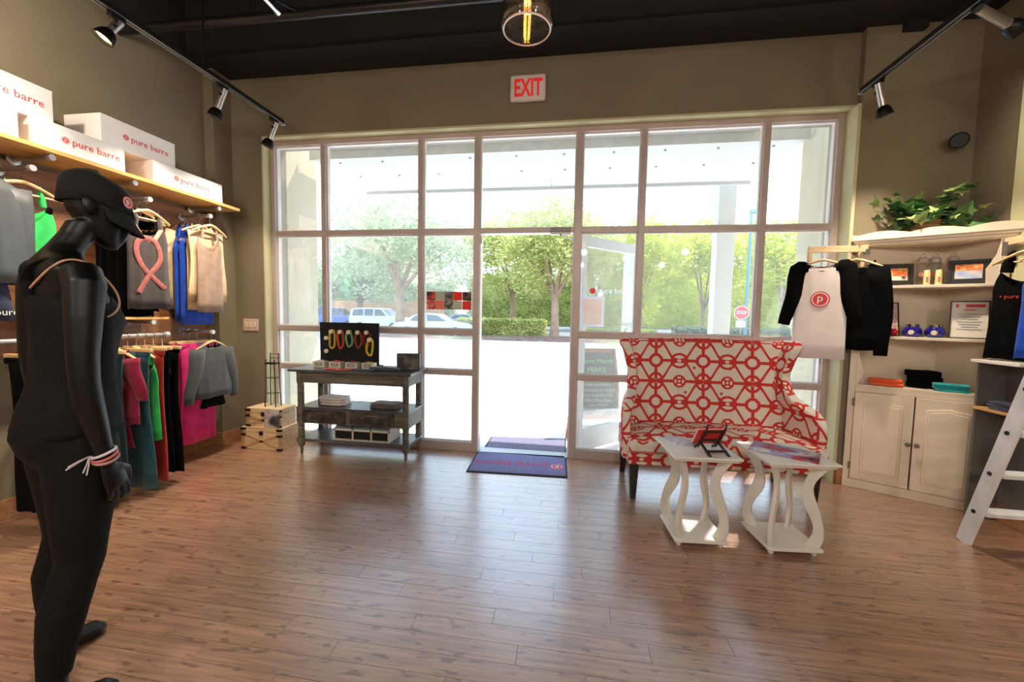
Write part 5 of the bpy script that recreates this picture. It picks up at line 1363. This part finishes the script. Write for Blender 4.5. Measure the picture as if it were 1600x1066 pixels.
# crown with scalloped gallery
def crown_row(dep, z0, z1): MB().box(-.02 - dep, CL + .02 + dep, -.012 - dep, .03, z0, z1).build('crown_moulding', CB, cab, bevel=.005, seg=3)
crown_row(0, 1.905, 1.925); crown_row(.012, 1.925, 1.945); crown_row(.024, 1.945, 1.962)
gal = [(-.04, 1.962), (CL + .04, 1.962)] + [(CL + .04 - (CL + .08) * k / 40, 1.985 + .022 * abs(math.sin(PI * 3 * k / 40 + .35)) ) for k in range(41)]
MB().prism(gal, (0, -.034, 0), (1, 0, 0), (0, 0, 1), (0, .016, 0)).build('gallery', CB, cab, smooth=50)
# swing arms carrying hangers
def cl2w(s, dep, z):
    return ca + cd * s + V((-cd.y, cd.x, 0)) * dep + V((0, 0, z))
ar = root('garment_bracket', 'pale wooden arm fixed to the cabinet stile holding the raglan shirt', 'bracket', (2.24, 3.49, 1.87))
MB().bar((2.235, 3.485, 1.885), (1.84, 3.53, 1.885), .022, .05).build('arm_bar', wood('pale_arm_wood', (214, 180, 136), (236, 208, 168), 0.5, (1, 8, 8), 4), ar, world=True, bevel=.003)
MB().box(1.84, 1.87, 3.518, 3.542, 1.792, 1.862).build('end_post', MATS['pale_arm_wood'], ar, world=True, bevel=.003)
MB().box(2.205, 2.23, 3.50, 3.522, 1.72, 1.86).build('brace_post', MATS['pale_arm_wood'], ar, world=True, bevel=.003)
MB().box(2.215, 2.245, 3.470, 3.500, 1.84, 1.88).build('clamp', STEEL, ar, world=True)
br = cl2w(.745, -.012, 1.868)
bx_ = lambda y: br.x + (2.74 - br.x) * (br.y - y) / (br.y - 2.66)
sw_ = math.atan2(2.66 - br.y, 2.74 - br.x) + PI / 2
ar2 = root('garment_bracket', 'pale wooden arm fixed to the cabinet stile holding the black tank', 'bracket', br)
MB().bar(br, (2.74, 2.66, 1.868), .022, .05).build('arm_bar', MATS['pale_arm_wood'], ar2, world=True, bevel=.003)
MB().box(br.x - .02, br.x + .02, br.y - .03, br.y + .005, 1.78, 1.868).build('clamp', STEEL, ar2, world=True)
BLK2 = mat("black_cotton", (9, 9, 10), 0.95, 0, 0.15, 14, 0.2, spec=0.1, bscale=300); WHT = F('white_tee_cotton', (240, 230, 226), var=0.03)
GR = 'shirts hung at the corner cabinet'
rg = tee('white raglan shirt with black sleeves and a red round logo', (1.945, 3.518, 1.878), math.radians(-30), .33, .76, WHT, BLK2, GR, .44, .026, 'raglan_shirt', seed=2, sleeve_out=.085, neck=.095, scoop=.075, raglan=True)
logo(rg, (.0, -.037, -.385), (1, 0, 0), (0, 0, 1), .062, RED, WHITE_INK, .002)
hanger('wooden hanger holding the white raglan shirt', (1.945, 3.518, 1.878), math.radians(-30), .38, group='wooden hangers at the corner cabinet', hr=.034, swivel=math.radians(113.5))
tee('black long sleeved top hung behind the raglan shirt', (2.172, 3.4925, 1.878), math.radians(-50), .34, .68, BLK2, BLK2, GR, .66, .02, 'black_top', seed=5, sleeve_out=.05, neck=.11, scoop=.09, flat=.36)
hanger('wooden hanger holding the black long sleeved top', (2.172, 3.4925, 1.878), math.radians(-50), .34, group='wooden hangers at the corner cabinet', hr=.034, swivel=math.radians(133.5))
bt = tank('black tank with small red writing across the chest beside the stepladder', (bx_(2.97), 2.97, 1.861), math.radians(-60), .27, .68, BLK2, GR, .12, .045, 1.12, seed=6, depth=.024)
letters('\u2022 pure barre', .034, bt, (-.01, -.034, -.36), (1, 0, 0), (0, 0, 1), RED)
hanger('wooden hanger holding the black tank with red writing', (bx_(2.97), 2.97, 1.861), math.radians(-60), .30, group='wooden hangers at the corner cabinet', hr=.034, swivel=sw_ + math.radians(60))
tank('royal blue tank hung past the black one beside the stepladder', (bx_(2.74), 2.74, 1.861), math.radians(-60), .28, .66, BLU, GR, .12, .03, seed=7)
hanger('wooden hanger holding the royal blue tank by the stepladder', (bx_(2.74), 2.74, 1.861), math.radians(-60), .32, group='wooden hangers at the corner cabinet', hr=.034, swivel=sw_ + math.radians(60))

# things on the cabinet shelves
rzc = math.atan2(cd.y, cd.x)
def framed(label, s, dep, z, w, h, material, tilt=8, yaw_=0, border=.018, fc=(30, 26, 26), name='framed_picture', matc=None):
    t = root(name, label, 'picture frame', cl2w(s, dep, z), rzc + yaw_)
    ti = math.radians(tilt); v_ = V((0, math.sin(ti), math.cos(ti))); u_ = V((1, 0, 0)); w_ = V((0, -math.cos(ti), math.sin(ti)))
    fm_ = mat('frame_%d_%d' % (fc[0], fc[1]), fc, 0.4)
    for (cx, cz, a, b) in ((0, border / 2, w, border), (0, h - border / 2, w, border), (-w / 2 + border / 2, h / 2, border, h - 2 * border), (w / 2 - border / 2, h / 2, border, h - 2 * border)):
        MB().obox(u_ * cx + v_ * cz, u_, v_, w_, a, b, .014).build('frame_bar', fm_, t, smooth=0)
    MB().obox(v_ * h / 2 - w_ * .002, u_, v_, w_, w - border * 1.6, h - border * 1.6, .006).build('picture', material, t, smooth=0)
    if matc:
        pass
    return t, u_, v_, w_
BOARDP = mat('black_mount', (34, 28, 26), 0.6)
f1, u_, v_, w_ = framed('black frame with an orange group photo on the upper cabinet shelf', .225, .068, 1.60, .22, .17, BOARDP, yaw_=math.radians(14))
MB().obox(v_ * .105 + w_ * .004, u_, v_, w_, .15, .06, .002).build('photo', photo('orange_group', [(240, 150, 60), (222, 74, 40), (250, 190, 110), (210, 60, 40)], 26, 2, 3), f1, smooth=0)
MB().obox(v_ * .06 + w_ * .004, u_, v_, w_, .15, .035, .002).build('photo_floor', photo('shoe_row', [(30, 26, 26), (236, 220, 200), (240, 226, 208)], 18, 1, 4), f1, smooth=0)
f2, u_, v_, w_ = framed('black frame with a blue and orange action photo on the upper cabinet shelf', .60, .062, 1.60, .20, .175, mat('black_mount', (0, 0, 0)), yaw_=math.radians(-8))
MB().obox(v_ * .12 + w_ * .004, u_, v_, w_, .13, .045, .002).build('photo', MATS['orange_group'], f2, smooth=0)
MB().obox(v_ * .07 + w_ * .004, u_, v_, w_, .13, .06, .002).build('photo_floor', photo('blue_floor', [(120, 150, 214), (196, 196, 200), (160, 150, 150)], 10, 1, 5), f2, smooth=0)
f3, u_, v_, w_ = framed('black framed collage of small photos on the lower cabinet shelf', .165, .026, 1.218, .235, .26, photo('collage', [(150, 120, 110), (222, 214, 208), (190, 120, 110), (236, 232, 228)], 26, 3, 6), 10, math.radians(20), border=.008)
f4, u_, v_, w_ = framed('black framed certificate with red heading on the lower cabinet shelf', .622, .036, 1.218, .19, .27, mat('certificate_paper', (226, 218, 206), 0.6, var=0.03), 10, math.radians(-4), .008)
MB().obox(v_ * .235 + u_ * .025 + w_ * .004, u_, v_, w_, .09, .022, .001).build('heading', RED, f4, smooth=0); MB().obox(v_ * .235 - u_ * .06 + w_ * .004, u_, v_, w_, .015, .022, .001).build('emblem', RED, f4, smooth=0)
MB().obox(v_ * .205 + u_ * .0 + w_ * .004, u_, v_, w_, .06, .006, .001).build('subheading', RED, f4, smooth=0)
for k in range(7):
    MB().obox(v_ * (.175 - .018 * k) + w_ * .004, u_, v_, w_, .12 - .02 * (k % 3), .004, .0008).build('text_line', mat('text_grey', (150, 144, 138), 0.7), f4, smooth=0)
BOT = glass_mat('bottle_plastic', (0.93, 0.92, 0.9), 0.10, 0.08)
for k, (s, dep, lb) in enumerate(((.375, .125, 'clear plastic sports bottle beside the orange group photo'), (.445, .158, 'clear plastic sports bottle between two other bottles'), (.535, .15, 'clear plastic sports bottle behind the blue action photo'))):
    b_ = root('sports_bottle', lb, 'bottle', cl2w(s, dep, 1.60), rzc, 'sports bottles on the upper cabinet shelf')
    MB().lathe([(.03, 0), (.034, .006), (.034, .10), (.031, .115), (.034, .13), (.034, .165), (.028, .18)], n=20, cap=False).build('bottle_body', BOT, b_)
    MB().lathe([(.031, .172), (.033, .178), (.033, .2), (.02, .212), (.012, .214)], n=18).build('cap', mat('grey_cap', (176, 164, 156), 0.4), b_)
    MB().tube([(-.012, 0, .21), (-.012, 0, .23), (0, 0, .238), (.012, 0, .23), (.012, 0, .21)], .004, 6).build('loop', MATS['grey_cap'], b_)
    logo(b_, (0, -.0345, .085), (1, 0, 0), (0, 0, 1), .02, RED, WHITE_INK, .001)
for k, (s, lb) in enumerate(((.395, 'small yellow tube bottle on the upper cabinet shelf beside the group photo'), (.455, 'small yellow tube bottle on the upper cabinet shelf beside the action photo'))):
    b_ = root('yellow_tube', lb, 'bottle', cl2w(s, .055, 1.60), rzc, 'yellow tubes on the upper cabinet shelf')
    MB().lathe([(.017, 0), (.018, .004), (.018, .085), (.016, .092)], n=16).build('tube_body', mat('pale_yellow_plastic', (240, 216, 150), 0.4), b_)
    MB().lathe([(.0165, .092), (.0165, .108), (.012, .11)], n=16).build('cap', mat('pale_yellow_cap', (244, 226, 176), 0.4), b_)
    MB().box(-.006, .006, -.0186, -.0176, .02, .06).build('label_mark', mat('mauve_print', (170, 110, 120), 0.6), b_, smooth=0)
COB = mat('cobalt_glass', (28, 24, 130), 0.08, 0, 0.1, spec=0.8)
for k, (s, lb) in enumerate(((.343, 'cobalt blue candle jar beside the photo collage'), (.462, 'cobalt blue candle jar beside the certificate'))):
    b_ = root('candle_jar', lb, 'jar', cl2w(s, .07, 1.218), rzc, 'cobalt candle jars')
    MB().lathe([(.035, 0), (.048, .008), (.055, .028), (.055, .045), (.048, .064), (.038, .074)], n=26).build('jar_body', COB, b_, smooth=60)
    MB().lathe([(.037, .072), (.038, .076), (.038, .092), (.034, .096)], n=24).build('lid', CHROME, b_)
    disc(MB(), (-.012, -.0555, .036), (1, 0, 0), (0, 0, 1), 0, .017, .001).build('label', mat('cream_label', (236, 214, 190), 0.6), b_, flip=False)
rb_ = root('berry_ball', 'glossy red berry cluster before the photo collage', 'ornament', cl2w(.235, .02, 1.218), rzc)
rr_ = random.Random(4)
for k in range(18):
    th, ph_ = math.acos(1 - 2 * (k + .5) / 18), k * 2.4
    MB().ell((.022 * math.sin(th) * math.cos(ph_), .022 * math.sin(th) * math.sin(ph_), .032 + .022 * math.cos(th)), .0105, .0105, .0105, 8, 6).build('berry', mat('berry_red', (176, 26, 36), 0.25), rb_)
pile('folded_shirt', 'folded bright orange shirt on the cabinet counter', *cl2w(.215, .045, .832)[:3], .20, .08, .06, F('orange_cloth', (240, 100, 50)), n=2, rz=rzc, seed=11, group='folded shirts on the cabinet counter')
pile('folded_shirt', 'fluffy black folded shirts heaped on the cabinet counter', *cl2w(.435, .155, .832)[:3], .20, .12, .135, BLK2, n=3, rz=rzc, seed=12, group='folded shirts on the cabinet counter')
pile('folded_shirt', 'folded turquoise shirt on the cabinet counter', *cl2w(.565, .045, .832)[:3], .19, .08, .06, F('turquoise_cloth', (40, 170, 176)), n=3, rz=rzc, seed=13, group='folded shirts on the cabinet counter')

# trailing plant on the cabinet top
pl_ = root('potted_ivy', 'leafy green ivy in a woven brown pot on top of the corner cabinet', 'plant', cl2w(.37, .125, 1.925), rzc)
MB().lathe([(.065, 0), (.074, .02), (.086, .13), (.09, .15), (.084, .152)], n=20).build('basket_pot', wood('basket_brown', (120, 84, 50), (170, 124, 76), 0.7, (1, 1, 14), 8, .4), pl_)
IVY = [leaf_mat('ivy_green', (44, 92, 52), (112, 156, 84), .12, 9, .45), leaf_mat('ivy_pale', (120, 150, 80), (186, 196, 128), .12, 9, .45), leaf_mat('ivy_dark', (26, 58, 36), (60, 100, 60), .1, 9, .45)]
def ivy_mesh(m_):
    mb = MB(); out = [(0, -.02), (.022, -.008), (.042, -.018), (.034, .008), (.05, .028), (.024, .03), (.012, .05), (0, .075), (-.012, .05), (-.024, .03), (-.05, .028), (-.034, .008), (-.042, -.018), (-.022, -.008)]
    vs = [(0, .01, .0)] + [(x, y, -abs(x) * .28 + .006 * (y > .04)) for x, y in out]
    mb.add(vs, [(0, i + 1, (i + 1) % 14 + 1) for i in range(14)])
    return mb.mesh('leaf', m_, 0, flip=False)
IM = [ivy_mesh(m_) for m_ in IVY]
rr_ = random.Random(9)
stems = []
for k in range(13):
    a = 2 * PI * k / 13 + rr_.uniform(-.2, .2); L = rr_.uniform(.18, .33)
    e = V((math.cos(a) * L * 1.0 + .02, math.sin(a) * L * .42 - .05, rr_.uniform(.12, .42) - abs(math.cos(a)) * .05)); e.y = min(e.y, (.095 + .503 * e.x) / .864 - .03); mid = V((e.x * .45, e.y * .45, max(e.z, .22) * .82))
    stems.append((V((0, 0, .13)), mid, e))
    MB().tube([(0, 0, .13), tuple(mid), tuple(e)], .003, 5).build('stem', IVY[2], pl_)
for k in range(210):
    p0, p1, p2 = stems[k % 13]; t_ = rr_.uniform(.25, 1.05)
    p = p0 * (1 - t_) ** 2 + p1 * 2 * t_ * (1 - t_) + p2 * t_ * t_ + V((rr_.gauss(0, .03), rr_.gauss(0, .022), rr_.gauss(0, .028)))
    p.x = max(-.27, min(.33, p.x)); p.y = min(p.y, (.095 + .503 * p.x) / .864 - .088); p.z = max(p.z, .07 if -.09 < p.y else .14)
    o = bpy.data.objects.new('leaf', IM[rr_.choice((0, 0, 0, 1, 2, 2))]); col.objects.link(o); o.parent = pl_
    o.location = p; o.rotation_euler = (rr_.uniform(-.5, .9), rr_.uniform(-.6, .6), rr_.uniform(0, 6.28)); s_ = rr_.uniform(.7, 1.25); o.scale = (s_, s_, s_)

# ------------------------------------------------------------------ stepladder, side shelf, wall speaker
LW = mat('worn_white_ladder', (222, 222, 224), 0.5, 0, 0.1, 5)
ld_ = root('stepladder', 'worn white wooden stepladder standing before the corner cabinet side', 'stepladder', (2.62, 2.6, 0))
LT = lambda z: 2.735 - .27 * z
for x in (2.395, 2.82):
    MB().bar((x, LT(0), 0.0), (x, LT(1.26), 1.26), .03, .075, up=(0, 1, 0)).build('front_rail', LW, ld_, world=True, bevel=.004)
    MB().bar((x, 2.02, 0.0), (x, LT(1.2) - .04, 1.22), .026, .05, up=(0, 1, 0)).build('rear_leg', LW, ld_, world=True, bevel=.004)
    for z in (.22, .475, .73, .985):
        s_ = -1 if x < 2.6 else 1
        MB().cyl((x + s_ * .014, LT(z), z), (x + s_ * .019, LT(z), z), .012, n=12).build('bolt', BLACK_MET, ld_, world=True)
for z in (.22, .475, .73, .985):
    MB().box(2.408, 2.807, LT(z) - .05, LT(z) + .04, z - .012, z + .012).build('tread', LW, ld_, world=True, bevel=.003)
for z in (.3, .8):
    MB().box(2.40, 2.815, 2.02 + .27 * z - .012, 2.02 + .27 * z + .012, z - .018, z + .018).build('rear_brace', LW, ld_, world=True, bevel=.003)
MB().box(2.36, 2.855, LT(1.25) - .16, LT(1.25) + .05, 1.25, 1.275).build('top_step', LW, ld_, world=True, bevel=.004)
su = root('white_shelf_unit', 'white open shelf unit against the wall behind the stepladder', 'shelf unit', (2.76, 2.95, 0))
for x0, x1, y0, y1, z0, z1, nm in ((2.655, 2.872, 2.80, 3.10, 1.07, 1.09, 'top_board'), (2.69, 2.872, 2.80, 3.10, .755, .775, 'shelf')):
    MB().box(x0, x1, y0, y1, z0, z1).build(nm, WHITE_P if nm == 'top_board' else OAK, su, world=True, bevel=.003)
MB().box(2.862, 2.875, 2.80, 3.10, .12, 1.07).build('rear_board', mat('grey_shelf_back', (96, 94, 88), 0.7), su, world=True)
MB().box(2.70, 2.872, 3.085, 3.10, 0.0, 1.07).build('side_board', MATS['grey_shelf_back'], su, world=True)
pile('folded_trousers', 'dark navy folded trousers on the shelf behind the stepladder', 2.768, 2.93, .775, .16, .22, .055, NAVY, n=3, seed=15)
spk = root('wall_speaker', 'round black speaker fixed high in the wall corner', 'speaker', (2.80, 3.52, 2.665))
MB().tube([(0, 0, 0), (-.02, -.03, 0), (-.045, -.07, -.01), (-.05, -.078, -.012)], [.03, .05, .055, .045], 20).build('speaker_body', mat('matt_black', (24, 23, 22), 0.6), spk)
MB().tube([(.03, .035, 0), (0, 0, 0)], .014, 8).build('bracket', BLACK_MET, spk)

# ------------------------------------------------------------------ black mannequin in workout clothes
MANQ = mat('black_mannequin_shell', (5, 5, 5), 0.4, 0, 0.1, 6, spec=0.38)
MX, MY, MRZ = -1.70, 1.13, math.radians(-17)
mq = root('mannequin', 'black faceless mannequin wearing a cap, tank top and leggings', 'mannequin', (MX, MY, 0), MRZ)
def ringz(z, rx, ry, cx, cy, n=28, p=1.0):
    return [(cx + rx * math.cos(2 * PI * k / n), cy + ry * math.sin(2 * PI * k / n), z) for k in range(n)]
TORSO = [(.78, .10, .085, 0, -.005), (.84, .155, .115, 0, -.02), (.90, .172, .128, 0, -.026), (.96, .165, .118, 0, -.018), (1.05, .134, .094, 0, -.002), (1.12, .121, .086, 0, .006), (1.20, .132, .096, 0, .012), (1.28, .148, .112, 0, .022), (1.34, .155, .108, 0, .016), (1.40, .164, .092, 0, .002), (1.45, .160, .072, 0, -.012), (1.485, .115, .058, 0, -.014), (1.51, .064, .05, 0, -.006), (1.54, .048, .048, 0, .012), (1.58, .045, .047, 0, .036), (1.625, .048, .05, 0, .06)]
HEADROT = Matrix.Rotation(math.radians(-24), 3, 'Z') @ Matrix.Rotation(math.radians(-11), 3, 'X')
HC = V((0, .085, 1.665))
def hd(p): return HC + HEADROT @ ((V(p) - HC) * .88) + V((0, 0, .012))
ARMS = {1: [(.155, -.012, 1.445, .05), (.188, -.014, 1.40, .052), (.203, -.026, 1.29, .045), (.210, -.034, 1.18, .039), (.212, -.034, 1.10, .037), (.210, -.026, 1.02, .037), (.203, -.008, .93, .031), (.196, .008, .85, .025), (.194, .016, .815, .025)],
        -1: [(-.155, -.012, 1.445, .05), (-.188, -.014, 1.40, .052), (-.205, -.02, 1.29, .046), (-.216, -.024, 1.18, .040), (-.22, -.02, 1.10, .038), (-.218, -.01, 1.02, .038), (-.212, .004, .94, .032), (-.206, .016, .87, .025), (-.204, .02, .835, .025)]}
LEGS = {1: [(.082, -.01, .90, .088), (.092, -.012, .80, .09), (.10, -.02, .68, .078), (.108, -.03, .56, .064), (.112, -.034, .49, .056), (.118, -.058, .42, .054), (.125, -.085, .34, .055), (.132, -.102, .25, .045), (.138, -.115, .15, .034), (.142, -.125, .09, .034)],
        -1: [(-.082, -.01, .90, .088), (-.10, .002, .80, .09), (-.122, .01, .68, .078), (-.142, .014, .56, .064), (-.152, .014, .49, .056), (-.164, .0, .42, .054), (-.176, -.016, .34, .055), (-.186, -.02, .25, .045), (-.196, -.02, .15, .034), (-.2, -.024, .09, .034)]}
TORSO = [(z, rx * .92, ry * (.88 if z < 1.44 else 1), cx, cy) for z, rx, ry, cx, cy in TORSO]
bm_ = MB()
bm_.loft([ringz(*r) for r in TORSO])
# head: egg with a drawn-out chin and a smooth nose ridge
hp = [(-.150, .010, .013, .066), (-.142, .024, .027, .060), (-.118, .040, .046, .044), (-.090, .050, .060, .030), (-.060, .059, .074, .018), (-.03, .066, .088, .006), (.01, .072, .096, -.002), (.05, .074, .098, -.008), (.085, .066, .088, -.012), (.11, .048, .064, -.014), (.125, .022, .03, -.015)]
bm_.loft([[hd((HC.x + rx * math.cos(2 * PI * k / 26), HC.y + cy + ry * math.sin(2 * PI * k / 26), HC.z + z)) for k in range(26)] for z, rx, ry, cy in hp])
bm_.tube([hd((0, .172, 1.705)), hd((0, .190, 1.66)), hd((0, .184, 1.62)), hd((0, .172, 1.57)), hd((0, .160, 1.53))], [.012, .017, .017, .016, .012], 10)
for s in (-1, 1):
    bm_.ell(hd((s * .074, .075, 1.665)), .012, .022, .034, 10, 8)
    A_ = ARMS[s]
    bm_.tube([a[:3] for a in A_], [a[3] for a in A_], 16)
    L_ = LEGS[s]
    bm_.tube([a[:3] for a in L_], [a[3] for a in L_], 18)
    ax, ay, az = L_[-1][:3]
    ox = .02 * s
    bm_.tube([(ax, ay - .022, .075), (ax, ay, .05), (ax + ox * .4, ay + .06, .036), (ax + ox, ay + .12, .024), (ax + ox * 1.2, ay + .15, .016)], [.026, .034, .034, .032, .014], 12, flat=1.15, up=(0, 0, 1))
    # hand
    w0 = V(A_[-1][:3]); fdir = V((-.02 * s, .26, -.96)).normalized(); side = V((-.35 * s, .90, .25)); side = (side - fdir * side.dot(fdir)).normalized()
    nrm = fdir.cross(side)
    bm_.tube([w0, w0 + fdir * .03, w0 + fdir * .065, w0 + fdir * .088], [.025, .033, .037, .034], 14, flat=.42, up=tuple(side))
    for k, (o_, ln, cu) in enumerate(((.028, .072, .25), (.010, .082, .32), (-.009, .077, .40), (-.026, .060, .48))):
        b0 = w0 + fdir * .08 + side * o_; inw = nrm * (-1 if s * nrm.x > 0 else 1)
        p1 = b0 + (fdir + inw * cu * .5 + side * o_ * 3).normalized() * ln * .45
        p2 = p1 + (fdir + inw * cu * 1.5 + side * o_ * 1.0).normalized() * ln * .32
        p3 = p2 + (fdir + inw * cu * 2.6).normalized() * ln * .25
        bm_.tube([b0 - fdir * .02, b0, p1, p2, p3], [.0098, .0098, .0088, .0080, .0058], 9)
    tb0 = w0 + fdir * .028 + side * .024; inw = nrm * (-1 if s * nrm.x > 0 else 1)
    bm_.tube([tb0, tb0 + (fdir * .7 + side * .8 + inw * .2) * .035, tb0 + (fdir * .95 + side * .72 + inw * .5) * .062, tb0 + (fdir * 1.2 + side * .62 + inw * .6) * .075], [.014, .0125, .0100, .0070], 9)
body = bm_.build('body', MANQ, mq, smooth=60)
rm = body.modifiers.new('merge', 'REMESH'); rm.mode = 'VOXEL'; rm.voxel_size = .0055; rm.use_smooth_shade = True
sm = body.modifiers.new('soften', 'SMOOTH'); sm.factor = .5; sm.iterations = 3
# leggings
LEGG = mat('black_leggings', (6, 6, 6), 0.75, 0, 0.1, 20, 0.1, spec=0.25, bscale=300)
lg = MB(); lg.loft([ringz(z, rx + .006, ry + .006, cx, cy) for z, rx, ry, cx, cy in TORSO[:5]])
for s in (-1, 1):
    L_ = LEGS[s][:9]
    lg.tube([a[:3] for a in L_], [a[3] + .006 for a in L_], 18)
lo_ = lg.build('leggings', LEGG, mq, smooth=60)
rm = lo_.modifiers.new('merge', 'REMESH'); rm.mode = 'VOXEL'; rm.voxel_size = .007; rm.use_smooth_shade = True
sm = lo_.modifiers.new('soften', 'SMOOTH'); sm.factor = .5; sm.iterations = 3
# tank top over a tan edged bra
TT = mat('charcoal_tank_jersey', (13, 13, 15), 0.8, 0, 0.12, 18, 0.15, spec=0.25, bscale=300)
tt = MB(); rings = []
for z, rx, ry, cx, cy in [(.905, .174, .128, 0, -.008), (.93, .172, .126, 0, -.010), (.98, .164, .118, 0, -.006), (1.05, .145, .104, 0, .004), (1.12, .134, .099, 0, .010), (1.20, .138, .102, 0, .014), (1.28, .147, .112, 0, .024), (1.33, .149, .105, 0, .016), (1.365, .138, .094, 0, .006)]:
    rings.append([(x + .004 * math.sin(7 * a_ + z * 20), y + .004 * math.cos(6 * a_ + z * 14), zz) for a_, (x, y, zz) in [(2 * PI * k / 32, q) for k, q in enumerate(ringz(z, rx, ry, cx, cy, 32))]])
tt.loft(rings, cap=False).build('tank_top', TT, mq, smooth=70, solid=.003)
MB().tube(curve([(0, -.078, 1.36), (.0, -.084, 1.41), (.03, -.072, 1.46), (.07, -.03, 1.488), (.085, .03, 1.45), (.09, .08, 1.37)]), .02, 10, flat=.3, up=(0, 1, .4)).build('tank_strap', TT, mq)
MB().tube(curve([(0, -.078, 1.36), (.0, -.084, 1.41), (-.03, -.072, 1.46), (-.07, -.03, 1.488), (-.085, .03, 1.45), (-.09, .08, 1.37)]), .02, 10, flat=.3, up=(0, 1, .4)).build('tank_strap', TT, mq)
TAN = mat('tan_bra_edge', (206, 158, 132), 0.7)
for s in (-1, 1):
    MB().tube(curve([(0, -.082, 1.385), (s * .05, -.082, 1.405), (s * .10, -.062, 1.45), (s * .118, -.03, 1.478), (s * .118, 0.01, 1.476), (s * .116, .05, 1.44), (s * .118, .085, 1.385), (s * .128, .088, 1.335), (s * .143, .055, 1.30), (s * .148, .0, 1.295)]), .0034, 8).build('bra_edge', TAN, mq)
# cap
CAPM = mat('black_cap_cotton', (12, 12, 12), 0.9, 0, 0.12, 30, 0.2, bscale=400)
cpr = [(.020, .079, .106, -.004), (.048, .081, .108, -.006), (.075, .078, .104, -.008), (.100, .068, .091, -.010), (.120, .051, .068, -.011), (.133, .028, .038, -.012), (.138, .006, .009, -.012)]
cm_ = MB(); cm_.loft([[hd((HC.x + rx * math.cos(2 * PI * k / 30), HC.y + cy + ry * math.sin(2 * PI * k / 30), HC.z + z - .05 * max(0, -math.sin(2 * PI * k / 30)) * (1 if i == 0 else 0) - .022 * math.sin(2 * PI * k / 30) * (1 if i < 2 else .5))) for k in range(30)] for i, (z, rx, ry, cy) in enumerate(cpr)], cap=False)
cap_ = cm_.build('cap', CAPM, mq, smooth=70, solid=.004)
def brim(a, b):
    th = PI * (.10 + .80 * a); r = .0 + .060 * b * math.sin(th) ** .7
    x = (.086) * math.cos(th) * (1 + .05 * b); y = .104 * math.sin(th) + r
    return hd((HC.x + x, HC.y - .006 + y, HC.z + .004 - .075 * b * math.sin(th) - .02 * (x / .08) ** 2 * b))
MB().grid(brim, 18, 6).build('cap_brim', CAPM, cap_, smooth=70, solid=.005)
MB().tube([hd((.0 + .02 * math.cos(t), -.032 - .0, 1.60 + .02 * math.sin(t))) for t in (0, 1, 2, 3)], .006, 8).build('cap_strap', CAPM, cap_)
bx, by = .055, .093
bo = hd((HC.x + .058, HC.y + .084, HC.z + .047)); nrm_ = HEADROT @ V((.56, .80, .2)); nrm_.normalize()
bu = V((0, 0, 1)).cross(nrm_).normalized(); bv = nrm_.cross(bu)
logo(mq, bo + nrm_ * .004, bu, bv, .021, RED, WHITE_INK, .002)
# bracelets on the near wrist
wc = V(ARMS[1][-2][:3]); wd = (V(ARMS[1][-1][:3]) - wc).normalized()
qa = wd.orthogonal().normalized(); qb = wd.cross(qa)
for k, (c, dz) in enumerate((((236, 220, 222), .0), ((214, 120, 120), .012), ((200, 150, 140), .022))):
    MB().tube([wc + wd * (dz - .004) + (qa * math.cos(t) + qb * math.sin(t)) * .031 + wd * .006 * math.cos(t + k) for t in [2 * PI * j / 24 for j in range(25)]], .0045, 8, cap=False).build('bracelet', mat('bracelet_%d' % k, c, 0.6), mq)
tl = wc + V((-.0, -.035, .0))
for k, e in enumerate(((.01, -.055, -.012), (.01, -.06, -.02), (.0, -.02, -.045), (.0, -.012, -.055))):
    MB().tube([tl, tl + V(e) * .5 + V((.012, 0, .004)), tl + V(e) + V((.012, 0, 0))], .0022, 6).build('bracelet_tie', mat('bracelet_0', (0, 0, 0)), mq)
